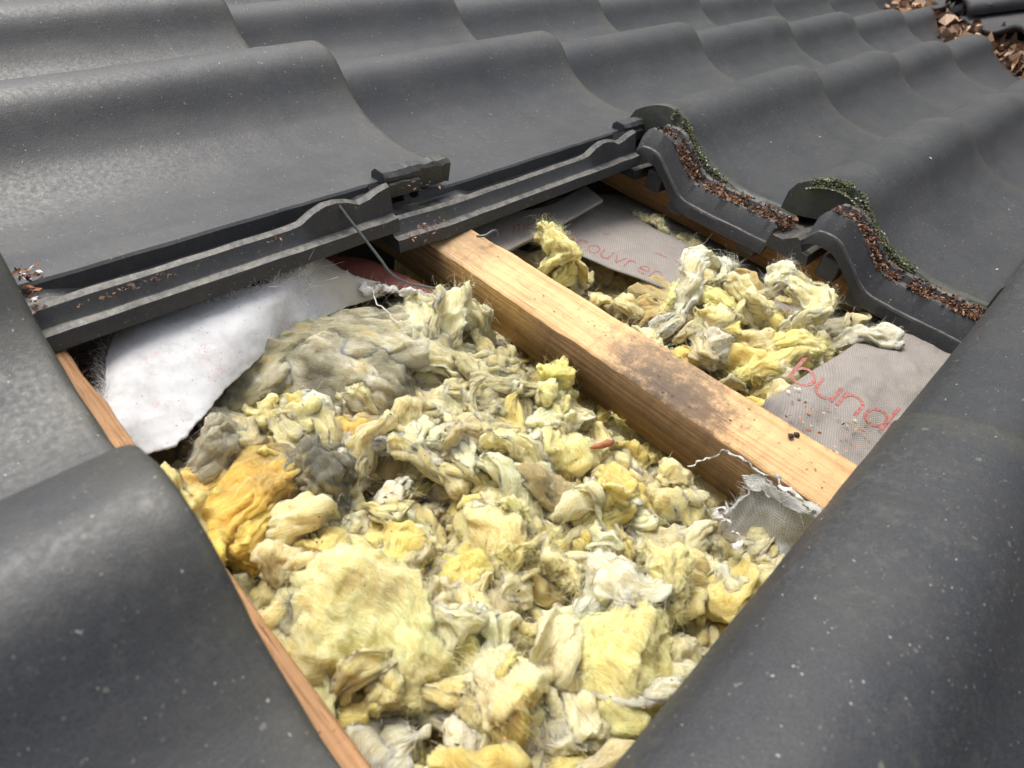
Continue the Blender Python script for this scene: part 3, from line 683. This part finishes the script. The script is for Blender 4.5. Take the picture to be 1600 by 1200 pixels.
def lettering(name, text, place, hgt, wd, parent, mat, thick=.055, adv=1.0, slant=.0):
    """place(s, t) -> point, normal on the sheet; s along the text, t up the letters"""
    V, F = [], []
    for i, ch in enumerate(text):
        for st in LET.get(ch, []):
            p = np.array(st, float); q = [p[0]]
            for a, b in zip(p[:-1], p[1:]):
                m_ = max(1, int(np.linalg.norm(b - a) / .12)); q += [a + (b - a) * (j + 1) / m_ for j in range(m_)]
            p = np.array(q); d = np.gradient(p, axis=0); d /= np.linalg.norm(d, axis=1)[:, None] + 1e-9; nn = np.stack([-d[:, 1], d[:, 0]], 1)
            base = len(V)
            for k in range(len(p)):
                for sgn in (-1, 1):
                    x, y = p[k] + nn[k] * sgn * thick; V.append(place((i * adv + x + slant * y) * wd, y * hgt))
            for k in range(len(p) - 1): F.append((base + 2*k, base + 2*k + 1, base + 2*k + 3, base + 2*k + 2))
    o = obj(name, mesh(name, np.array(V), F, mat), parent); return o
ink = M('red_ink', .8, .2); ink.col((.36, .075, .06)); M_INK = ink.m
Qn = ink.noise(ink.coord('Object'), 500, 3); ink.col(ink.ramp(Qn, [(.40, (.30, .21, .19)), (.56, (.32, .085, .07))]))
def px_place(P, N, org, dx, dy, w_, lift=.0012):
    """text origin, x step and y step in photo pixels, dropped on the sheet P"""
    pts = P.reshape(-1, 3); prj = np.array([project(q) for q in pts]); nn = N.reshape(-1, 3)
    def f(s, t_):
        x = org[0] + dx[0] * s + dy[0] * t_; y = org[1] + dx[1] * s + dy[1] * t_
        d2 = (prj[:, 0] - x) ** 2 + (prj[:, 1] - y) ** 2; ids = np.argsort(d2)[:4]; wgt = 1 / (d2[ids] + 1)
        z = (pts[ids, 2] * wgt).sum() / wgt.sum(); q = at(x, y, z); nrm = nn[ids[0]]
        # refine onto the sheet height
        return q + nrm * lift
    return f
# printed flap at right ("bundd")
flap, P, N = patch('printed_membrane', [(1195,625,-.155),(1260,585,-.16),(1340,535,-.17),(1412,508,-.19),(1460,525,-.205),(1520,570,-.215)],
      [(1185,650,-.175),(1260,700,-.17),(1340,750,-.16),(1430,740,-.16),(1520,690,-.17),(1600,610,-.19)], M_MEM, bulge=.035, crease=.012, cols=90, rows=50, wr=.006, wrf=7, label='grey woven membrane flap printed with red letters beside the right tile roll', cat='membrane')
lettering('red_lettering', 'bundd', px_place(P, N, (1226, 588), (44.5, 25), (10, -31), -.17), 1.0, 1.0, flap, M_INK, thick=.06, adv=.86, slant=.25)
# sheet with "ecouvren"
sheet, P, N = patch('printed_membrane', [(820,330,-.33),(900,305,-.33),(1000,310,-.34),(1100,360,-.34),(1200,420,-.34),(1340,500,-.34)],
      [(850,368,-.27),(920,404,-.27),(1020,443,-.27),(1100,470,-.28),(1180,510,-.29),(1280,560,-.31)], M_MEM, cols=90, rows=50, bulge=.02, wr=.005, wrf=6, label='long grey membrane sheet with red French lettering lying beyond the batten', cat='membrane')
lettering('red_lettering', 'recouvren', px_place(P, N, (856, 366), (20.5, 8.6), (4, -15), -.28), 1.0, 1.0, sheet, M_INK, thick=.05, adv=.95, slant=.35)
for (a, b, c, d) in ((905,352,16,5),(940,370,12,2),(1022,400,20,8),(1052,412,18,8),(1085,425,20,8)):
    lettering('red_dash', '-', px_place(P, N, (a, b), (c, d), (3, -10), -.3), 1.0, 1.0, sheet, M_INK, thick=.05)
strip, P, N = patch('grey_membrane_strip', [(700,345,-.21),(780,335,-.21),(860,318,-.215),(915,290,-.22)], [(745,400,-.215),(790,392,-.21),(870,352,-.205),(943,312,-.20)], M_MEM, cols=50, rows=24, thick=.014, wr=.004, wrf=6,
      label='narrow grey membrane strip sticking out under the tile edge', cat='membrane')
lettering('red_lettering', 'me', px_place(P, N, (800, 368), (20, -7), (-2, -16), -.21), 1.0, 1.0, strip, M_INK, thick=.04, slant=.2)

# white fluffy flap at left
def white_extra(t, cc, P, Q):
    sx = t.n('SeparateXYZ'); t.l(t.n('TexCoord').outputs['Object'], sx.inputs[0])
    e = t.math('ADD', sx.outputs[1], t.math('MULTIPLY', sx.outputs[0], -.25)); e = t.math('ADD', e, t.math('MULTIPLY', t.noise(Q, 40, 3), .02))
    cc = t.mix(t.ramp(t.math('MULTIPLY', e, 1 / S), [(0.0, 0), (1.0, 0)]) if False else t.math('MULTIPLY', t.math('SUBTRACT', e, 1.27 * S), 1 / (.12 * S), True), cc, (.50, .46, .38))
    Pm = t.coord('Object', (1, 1, 1)); k = t.ramp(t.noise(Pm, 34, 6, .8), [(.56, 0), (.72, 1)]); cc = t.mix(t.math('MULTIPLY', k, .45), cc, (.30, .28, .26))
    q = t.noise(t.coord('fib', (300, 120, 1)), 1, 3, .6); rr = t.ramp(t.noise(Pm, 60, 2, .5, 0), [(.60, 0), (.64, 1)])
    k = t.math('MULTIPLY', t.ramp(q, [(.58, 0), (.64, 1)]), rr); return t.mix(t.math('MULTIPLY', k, .8), cc, (.66, .16, .17))
M_WHITE = membrane_material('white_fleece', (.58, .58, .59), grid=260, gb=.0001, amt=.0, dirt_shade=.38, rough=.9, extra=white_extra)
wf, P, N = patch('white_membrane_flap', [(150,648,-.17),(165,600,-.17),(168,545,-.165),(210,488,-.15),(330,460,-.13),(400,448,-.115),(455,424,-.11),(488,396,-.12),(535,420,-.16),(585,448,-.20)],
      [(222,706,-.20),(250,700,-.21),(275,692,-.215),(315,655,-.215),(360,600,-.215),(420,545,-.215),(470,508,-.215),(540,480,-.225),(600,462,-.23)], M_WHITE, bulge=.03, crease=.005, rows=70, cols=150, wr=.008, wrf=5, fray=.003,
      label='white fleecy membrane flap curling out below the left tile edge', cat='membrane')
wp = [at(x, y, z) for x, y, z in ((150,648,-.17),(166,610,-.18),(172,545,-.20),(215,492,-.215))]
fray_fibres(wf, wp, 900, (.015, .045), (.80, .80, .82), (-.7, -.2, .25), fw=.00045, spread=.45)
fray_fibres(wf, [at(x, y, z) for x, y, z in ((300,475,-.13),(400,457,-.118),(440,440,-.115),(480,425,-.115),(490,401,-.135))], 900, (.02, .07), (.82, .82, .84), (-.2, .1, .5), fw=.00045, spread=.7)
fray_fibres(wf, [at(x, y, z) for x, y, z in ((440,450,-.17),(470,455,-.16),(485,430,-.165))], 120, (.04, .09), (.84, .84, .86), (.4, .1, .3), fw=.001, spread=.7)
# ragged rim and rust red underside
M_RUST = plain('rust_red_film', (.20, .062, .045), .55, (60, .003), 30)
rf, P, N = patch('red_membrane', [(495,398,-.20),(560,402,-.20),(620,425,-.21),(690,455,-.235)], [(510,425,-.19),(570,452,-.20),(630,458,-.22),(700,468,-.245)], M_RUST, cols=60, rows=14, bulge=.012, wr=.006, wrf=12,
      label='rust red underside of torn membrane behind the wire clip', cat='membrane')
M_RAG = plain('ragged_fleece', (.62, .60, .56), .9, (200, .002), 120)
rv, rff = tube([at(x, y, z) for x, y, z in ((488,400,-.17),(510,412,-.17),(535,428,-.17),(560,438,-.18),(575,452,-.18),(600,450,-.19),(625,458,-.195),(645,455,-.20),(665,460,-.21),(700,462,-.22))], [.004,.006,.005,.007,.015,.006,.008,.014,.006,.003], 12, 180)
rv = rv + vnoise(rv * 40) * .014 + vnoise(rv * 110) * .006
rim = obj('torn_rim', mesh('torn_rim', rv, rff, M_RAG), rf)
fray_fibres(rim, [at(x, y, z) for x, y, z in ((488,400,-.17),(535,428,-.17),(575,452,-.18),(625,458,-.195),(700,462,-.22))], 260, (.01, .05), (.7, .68, .63), (0, 0, .2), fw=.00045, spread=1)
tv, tf_ = tube([at(x, y, z) for x, y, z in ((583,455,-.18),(590,475,-.18),(605,485,-.18),(615,500,-.185),(632,508,-.18))], [.0028,.002,.0016], 6, 50); tv = tv + vnoise(tv * 50) * .004
obj('thread', mesh('thread', tv, tf_, M_RAG), rim)
# silver scrap over the batten
def silver_extra(t, cc, P, Q): return cc
M_SILVER = membrane_material('silver_grey_film', (.50, .50, .47), grid=300, amt=.5, dirt_shade=.2, rough=.38)
sv, P, N = patch('silver_membrane_scrap', [(1130,835,-.235),(1140,800,-.20),(1165,775,-.17),(1185,757,-.14),(1215,765,-.115),(1255,790,-.105),(1300,812,-.10)],
      [(1170,838,-.26),(1185,845,-.26),(1200,855,-.26),(1215,864,-.26),(1226,873,-.26),(1250,860,-.24),(1300,850,-.20)], M_SILVER, rows=36, cols=70, bulge=-.02, crease=.03, wr=.010, wrf=11, fray=.005,
      label='silvery translucent membrane scrap hanging off the end of the batten', cat='membrane')
fray_fibres(sv, [at(x, y, z) for x, y, z in ((1130,835,-.22),(1145,795,-.19),(1185,757,-.13),(1255,790,-.10))], 260, (.008, .03), (.7, .69, .66), (-.3, -.1, .3), fw=.00045, spread=.8)
rv, rff = tube([at(x, y, z) for x, y, z in ((1085,728,-.16),(1105,718,-.135),(1135,712,-.115),(1165,722,-.105),(1190,738,-.10),(1215,752,-.095),(1245,778,-.09),(1275,795,-.09))], [.001,.0015,.002,.003,.004,.0045,.004,.003], 8, 200)
rv = rv + vnoise(rv * 22) * .018 + vnoise(rv * 80) * .007
obj('torn_rim', mesh('torn_rim', rv, rff, plain('white_torn_edge', (.50, .49, .46), .5, (200, .002), 60)), sv)
rv, rff = tube([at(x, y, z) for x, y, z in ((1140,782,-.19),(1130,800,-.19),(1125,820,-.20),(1140,838,-.215),(1150,850,-.225))], [.003,.006,.010,.009,.005], 10, 120)
rv = rv + vnoise(rv * 30) * .022 + vnoise(rv * 90) * .011
obj('torn_rim', mesh('torn_rim', rv, rff, M_RAG), sv)

patch('torn_fold', [(1160,735,-.125),(1190,738,-.105),(1230,760,-.092),(1285,795,-.088)], [(1175,765,-.15),(1205,770,-.13),(1240,792,-.115),(1285,815,-.105)], M_SILVER, rows=16, cols=60, crease=.03, wr=.009, wrf=16, fray=.006)
fold = TOP.pop(); fold.parent = sv
# ------------------------------------------------------------------ wire clip and staple
M_WIRE = plain('galvanised_wire', (.13, .14, .14), .45, (300, .0005), 200, metal=.6)
vv, ff = tube([at(523,320,.045), at(527,318,.06)] + [at(527,318,.06) * (1 - k) + at(612,428,-.10) * k for k in (.2, .4, .6, .8, 1)] + [at(640,443,-.13), at(690,452,-.15), at(702,450,-.155)], .0046, 10, 70)
obj('wire_clip', mesh('wire_clip', vv, ff, M_WIRE), label='bent grey wire clip hooked over the side lock of the left tile', cat='wire')
vv, ff = tube([at(745,369,-.095), at(758,368,-.085), at(770,361,-.078), at(777,362,-.085), at(777,370,-.10)], .005, 8, 30)
obj('staple', mesh('staple', vv, ff, M_WIRE), label='short bent staple at the far left end of the pale batten', cat='staple')

# ------------------------------------------------------------------ loose debris
def flakes(pts, nrm, size, cols, seed_=1, up=.35):
    """small crumpled flakes: two triangles folded"""
    r = np.random.default_rng(seed_); n = len(pts)
    a = r.normal(size=(n, 3)); a[:, 2] *= up; a /= np.linalg.norm(a, axis=1)[:, None]
    nn = np.asarray(nrm) + r.normal(size=(n, 3)) * up; b = np.cross(nn, a); b /= np.linalg.norm(b, axis=1)[:, None]; c = np.cross(a, b)
    l = r.uniform(size[0], size[1], n)[:, None]; w_ = l * r.uniform(.25, .6, (n, 1))
    p = np.asarray(pts)
    V = np.stack([p - a*l*.5, p + b*w_*.5 + c*w_*r.uniform(-.2,.35,(n,1)), p + a*l*.5, p - b*w_*.5 + c*w_*r.uniform(-.2,.35,(n,1))], 1)
    V2 = V.copy(); V2 -= (c * .0012)[:, None] if False else 0
    F = (np.arange(n) * 4)[:, None] + np.array([[0, 1, 2, 3]])
    F = np.concatenate([(np.arange(n) * 4)[:, None] + np.array([[0,1,2]]), (np.arange(n) * 4)[:, None] + np.array([[0,2,3]])])
    cc = np.asarray(cols)[r.integers(0, len(cols), n)] * r.uniform(.6, 1.3, (n, 1))
    return V.reshape(-1, 3), F, np.repeat(np.clip(cc, 0, .9), 4, 0)
BROWN = [(.28,.15,.09), (.18,.095,.055), (.08,.04,.025), (.32,.17,.10), (.05,.028,.02), (.12,.06,.035)]
def channel_debris(c, n, seed_, label):
    r = np.random.default_rng(seed_); x0 = V0 + W * c; h = head_u(3)
    s = r.uniform(-.13, .60, n); dens = np.where(s < .0, .35, 1.0) * (0.7 + .5 * noise(np.stack([s * 9, s * 0 + c, s * 0], 1))); dens = dens * smooth(-.35, .35, noise(np.stack([s * 16, s * 0 + 7 + c, s * 0], 1)) + .15); keep = r.uniform(size=n) < dens; s = s[keep]; n = len(s)
    u = np.clip(r.normal(.105, .036, n) + .02 * noise(np.stack([s * 12, s * 0 + 3, s * 0], 1)), .045, .24); z = PH_(s) + tilt(u) + head_off(u) + r.uniform(0, .034, n) * np.exp(-((u - .1) / .045) ** 2)
    V, F, T = flakes(np.stack([x0 + s, h + u, z], 1), (0, 0, 1), (.006, .026), BROWN, seed_, .7)
    obj('leaf_litter', mesh('leaf_litter', V, F, M_FLAKE, T), label=label, cat='debris', kind='stuff')
channel_debris(2, 6500, 5, 'brown litter packed in the head channel of the tile beyond the hole')
channel_debris(3, 7500, 6, 'brown litter packed in the head channel of the right hand tile')
# scattered bits
def wool_litter(n, seed_):
    r = np.random.default_rng(seed_); V = np.concatenate(wool.V); key = (np.floor(V[:, 0] / .02).astype(int) * 1000 + np.floor(V[:, 1] / .02).astype(int))
    o_ = np.lexsort((V[:, 2], key)); last = np.r_[key[o_][1:] != key[o_][:-1], True]; tops = V[o_[last]]
    p = tops[r.integers(0, len(tops), n)] + np.array([0, 0, .002])
    Vv, F, T = flakes(p, (0, 0, 1), (.004, .013), BROWN + [(.03,.02,.015), (.5,.2,.09)], seed_, .6)
    obj('litter', mesh('litter', Vv, F, M_FLAKE, T), label='tiny dark crumbs and bark bits sprinkled over the glass wool', cat='debris', kind='stuff')
wool_litter(700, 77)
def batten_litter(n, seed_):
    r = np.random.default_rng(seed_); x = np.clip(r.normal(-.6, .55, n), -1.5, .1); y = r.uniform(1.40, 1.55, n); k = (x + 2.6) / 3.2
    z = (-.177 + .070 * k) * (1 - (y - 1.386) / .172) + (-.152 + .090 * k) * ((y - 1.386) / .172) + .002
    V, F, T = flakes(np.stack([x, y, z], 1), (0, 0, 1), (.003, .011), [(.05,.03,.02), (.15,.08,.04), (.4,.2,.1), (.1,.06,.04)], seed_, .25)
    obj('litter', mesh('litter', V, F, M_FLAKE, T), label='dark crumbs scattered along the top of the pale batten', cat='debris', kind='stuff')
batten_litter(90, 78)
def tile_litter(n, seed_):
    r = np.random.default_rng(seed_); pts = []
    while len(pts) < n:
        px_, py_ = r.uniform(0, 1600), r.uniform(0, 480); q = at(px_, py_, 0); c = int(round((q[0] - V0 - .1) / W)); row = int(math.ceil((q[1] - T0U) / GAUGE)); s_ = q[0] - V0 - W * c; ul = q[1] - head_u(row)
        if -.35 < s_ < .55 and .45 < ul < 1.6 and tile_ok(c, row) and row > 0: pts.append((q[0], q[1], float(P_(s_) + tilt(ul)) + .002))
    V, F, T = flakes(np.array(pts), (0, 0, 1), (.004, .016), [(.4,.2,.12), (.6,.6,.58), (.7,.7,.68), (.08,.06,.04)], seed_, .2)
    obj('litter', mesh('litter', V, F, M_FLAKE, T), label='stray pale and rusty specks lying on the grey tiles', cat='debris', kind='stuff')
tile_litter(110, 79)
def scatter_px(boxes, seed_, size, cols, label, name='litter'):
    r = np.random.default_rng(seed_); pts = []
    for (pa, pb, wz, n, sp) in boxes:
        for _ in range(n):
            k = r.uniform(); pts.append(at(pa[0] + (pb[0]-pa[0])*k + r.normal()*sp, pa[1] + (pb[1]-pa[1])*k + r.normal()*sp, wz))
    V, F, T = flakes(np.array(pts), (0, 0, 1), size, cols, seed_, .5)
    obj(name, mesh(name, V, F, M_FLAKE, T), label=label, cat='debris', kind='stuff')
scatter_px([((120,480),(330,400),-.01,60,5), ((380,400),(560,318),.01,20,4), ((640,370),(690,345),-.03,50,7), ((600,290),(700,285),.03,26,5)], 21, (.006, .02), BROWN, 'brown bits lying in the side lock channel left of the hole')
scatter_px([((25,430),(60,425),.03,46,5), ((40,450),(60,490),.02,40,6)], 22, (.008, .024), BROWN + [(.5,.2,.1), (.7,.7,.7)], 'brown seed husks heaped on the tile at the far left corner')
scatter_px([((1220,640),(1400,690),-.13,90,18), ((1260,560),(1450,600),-.15,26,20)], 23, (.006, .018), [(.5,.22,.10),(.4,.16,.07),(.2,.1,.05),(.75,.6,.35)], 'orange bits sprinkled on the printed membrane flap')
scatter_px([((115,560),(160,600),-.22,110,14), ((150,520),(200,470),-.20,40,10)], 24, (.01, .03), [(.05,.03,.02),(.10,.05,.03),(.35,.2,.12)], 'dark litter in the gap beside the white fleecy flap')

# moss and lichen at the tile shoulders
M_MOSS = tint_mat('moss', .95)
def moss(c, s0, s1, n, seed_, label):
    r = np.random.default_rng(seed_); x0 = V0 + W * c; h = head_u(3)
    s = r.uniform(s0, s1, n * 3); s = s[noise(np.stack([s * 14, s * 0 + c, s * 0], 1)) + r.normal(0, .25, n * 3) > .05]; n = len(s); u = .200 + np.abs(r.normal(0, .024, n)); z = P_(s) + tilt(u) + head_off(u)
    me_v, me_f, me_t = [], [], []; k = 0
    base = np.array([(0,0,1),(1,0,.1),(.3,.95,.1),(-.8,.6,.1),(-.8,-.6,.1),(.3,-.95,.1)])
    fa = [(0,1,2),(0,2,3),(0,3,4),(0,4,5),(0,5,1)]
    for i in range(n):
        rr = r.uniform(.002, .0062); v_ = base * rr * r.uniform(.7, 1.3, (6, 3)) + (x0 + s[i], h + u[i] - r.uniform(0, .01), z[i] - .001)
        me_v.append(v_); me_f += [tuple(q + k for q in t_) for t_ in fa]; k += 6
        cc = np.array([(.05,.06,.025),(.10,.11,.055),(.03,.032,.022),(.32,.35,.27)][r.choice(4, p=[.36,.26,.32,.06])]); me_t.append(np.repeat(cc[None], 6, 0))
    obj('moss', mesh('moss', np.concatenate(me_v), me_f, M_MOSS, np.concatenate(me_t), smoothed=True), label=label, cat='moss', kind='stuff')
moss(2, -.14, .22, 1500, 31, 'green moss line on the shoulder of the tile beyond the hole')
moss(3, -.30, .22, 1900, 32, 'green moss and lichen on the shoulder of the right hand tile')

# ------------------------------------------------------------------ the neighbouring roof behind the valley
tp = math.tan(PITCH)
roof2 = obj('roof', None, label='second roof slope of dark pantiles across the leaf filled valley', cat='roof', world=True)
dn = Vector((-math.cos(PITCH), 0, -math.sin(PITCH))); nn_ = Vector((-math.sin(PITCH), 0, math.cos(PITCH))); vv_ = Vector((0, 1, 0))
def roof2_matrix(x, y, lift=0.02):
    """head position at plan (x,y) in metres on the slope z = tp*(x - XV)"""
    mt = Matrix.Identity(4)
    for k in range(3): mt[k][0] = vv_[k]; mt[k][1] = dn[k]; mt[k][2] = nn_[k]
    mt.translation = Vector((x, y, tp * (x - XV))) + nn_ * lift; return mt
OFFY, OFFX = 0.05, .02
for a in range(0, 26):
    for b in range(-3, 8):
        y = OFFY + a * W * S; head_x = (XV - y + OFFX) + .07 + (b + 1) * GAUGE * S * math.cos(PITCH) * 1.0
        # courses run level: heads on common contours
        hx = math.ceil((XV - y + .10) / (GAUGE * S * math.cos(PITCH))) * GAUGE * S * math.cos(PITCH) + (b + .35) * GAUGE * S * math.cos(PITCH)
        tx = hx - TILE_L * S * math.cos(PITCH)
        if hx > 3.6 or hx + y < XV + .10: continue
        o = obj('tile', TILE_ME, roof2); mw = roof2_matrix(hx, y, .045); o.matrix_world = mw
        if tx + y < XV + .05:
            me = TILE_ME.copy(); me.name = 'cut_tile'; bb = bmesh.new(); bb.from_mesh(me); inv = mw.inverted()
            n = -(mw.to_3x3().transposed() @ Vector((1, 1, 0))).normalized(); co = inv @ Vector(((XV + .01) / 2, (XV + .01) / 2, mw.translation.z))
            bmesh.ops.bisect_plane(bb, geom=list(bb.verts) + list(bb.edges) + list(bb.faces), plane_co=co, plane_no=n, clear_outer=True)
            ed = [e for e in bb.edges if e.is_boundary]
            if ed: bmesh.ops.holes_fill(bb, edges=ed)
            if len(bb.faces) < 10: bb.free(); bpy.data.objects.remove(o); continue
            bb.to_mesh(me); bb.free(); o.data = me
# valley gutter: folded sheet along the valley line
gv, gf = [], []
for k in range(31):
    X = -1.6 + k * .13; Y = XV - X; z = -tp * Y
    for d, dz in ((-.20, None), (0, 0), (.20, None)):
        x, y = X + d * .5, Y + d * .5
        zz = max(-tp * y, tp * (x - XV)) if d else z
        if d < 0: zz = -tp * y
        if d > 0: zz = tp * (x - XV)
        gv.append((x / S, y / S, (zz - .03) / S))
gme = mesh('valley_gutter', np.array(gv), grid_faces(31, 3), M_DARK); obj('valley_gutter', gme, kind='structure', world=True)
# dead leaves in the valley
r = np.random.default_rng(44); n = 1500; X = r.uniform(-1.0, .6, n); d = r.normal(0, .035, n); Xp = X + d * .7; Yp = XV - X + d * .7
Z = np.maximum(-tp * Yp, tp * (Xp - XV)) + r.uniform(-.02, .045, n) * np.exp(-(d / .05) ** 2)
def leaves(pts, size, cols, seed_):
    r = np.random.default_rng(seed_); n = len(pts); a = r.normal(size=(n, 3)); a /= np.linalg.norm(a, axis=1)[:, None]; b = np.cross(a, r.normal(size=(n, 3))); b /= np.linalg.norm(b, axis=1)[:, None]; c = np.cross(a, b)
    l = r.uniform(*size, n)[:, None]; V = []
    g = [(-.5,0,0),(-.3,.2,.06),(-.3,-.2,.06),(0,.16,.1),(0,0,-.03),(0,-.17,.1),(.25,.24,.05),(.25,-.22,.09),(.5,0,.05)]
    for (x, y, z) in g: V.append(pts + a*l*(x + r.normal(size=(n,1))*.05) + b*l*(y + r.normal(size=(n,1))*.06) + c*l*(z*1.6 + r.normal(size=(n,1))*.08))
    V = np.stack(V, 1).reshape(-1, 3); tri = np.array([(0,1,4),(0,4,2),(1,3,4),(4,5,2),(3,6,4),(4,7,5),(6,8,4),(4,8,7)])
    F = ((np.arange(n) * 9)[:, None, None] + tri[None]).reshape(-1, 3); cc = np.asarray(cols)[r.integers(0, len(cols), n)] * r.uniform(.7, 1.25, (n, 1))
    return V, F, np.repeat(np.clip(cc, 0, .9), 9, 0)
V, F, T = leaves(np.stack([Xp, Yp, Z], 1) / S, (.06, .30), [(.36,.23,.15),(.46,.31,.21),(.24,.14,.085),(.12,.07,.045),(.40,.25,.16)], 3)
obj('dead_leaves', mesh('dead_leaves', V, F, tint_mat('leaf', .6), T, smoothed=False), label='dry brown oak leaves filling the valley between the two roofs', cat='leaves', kind='stuff', world=True)

# ------------------------------------------------------------------ small single things
def curl_leaf():
    vv, ff = tube([at(922,700,-.27), at(935,697,-.262), at(950,693,-.258), at(958,690,-.262)], [.003,.008,.012,.006], 8, 16); return mesh('curled_leaf', vv + vnoise(vv * 60) * .003, ff, plain('rust_leaf', (.36,.13,.06), .7))
obj('curled_leaf', curl_leaf(), label='curled rusty leaf on the glass wool near the batten', cat='leaf')
def dropping():
    vs, fs = [], []; k = 0
    for (x, y) in ((1236, 681), (1245, 679)):
        b = bmesh.new(); bmesh.ops.create_icosphere(b, subdivisions=3, radius=.0085); p = np.array([v_.co for v_ in b.verts]); fs += [tuple(v_.index + k for v_ in f_.verts) for f_ in b.faces]; b.free()
        p = p * (1 + .25 * noise(p * 160)[:, None]) * (1, 1, .6) + at(x, y, -.086); vs.append(p); k += len(p)
    return mesh('dropping', np.concatenate(vs), fs, plain('black_crumb', (.03, .018, .012), .5, (900, .001)))
obj('dropping', dropping(), label='small black twin crumb lying on the pale batten', cat='crumb')

for o in TOP:
    o.matrix_world = ROOF @ o.matrix_world
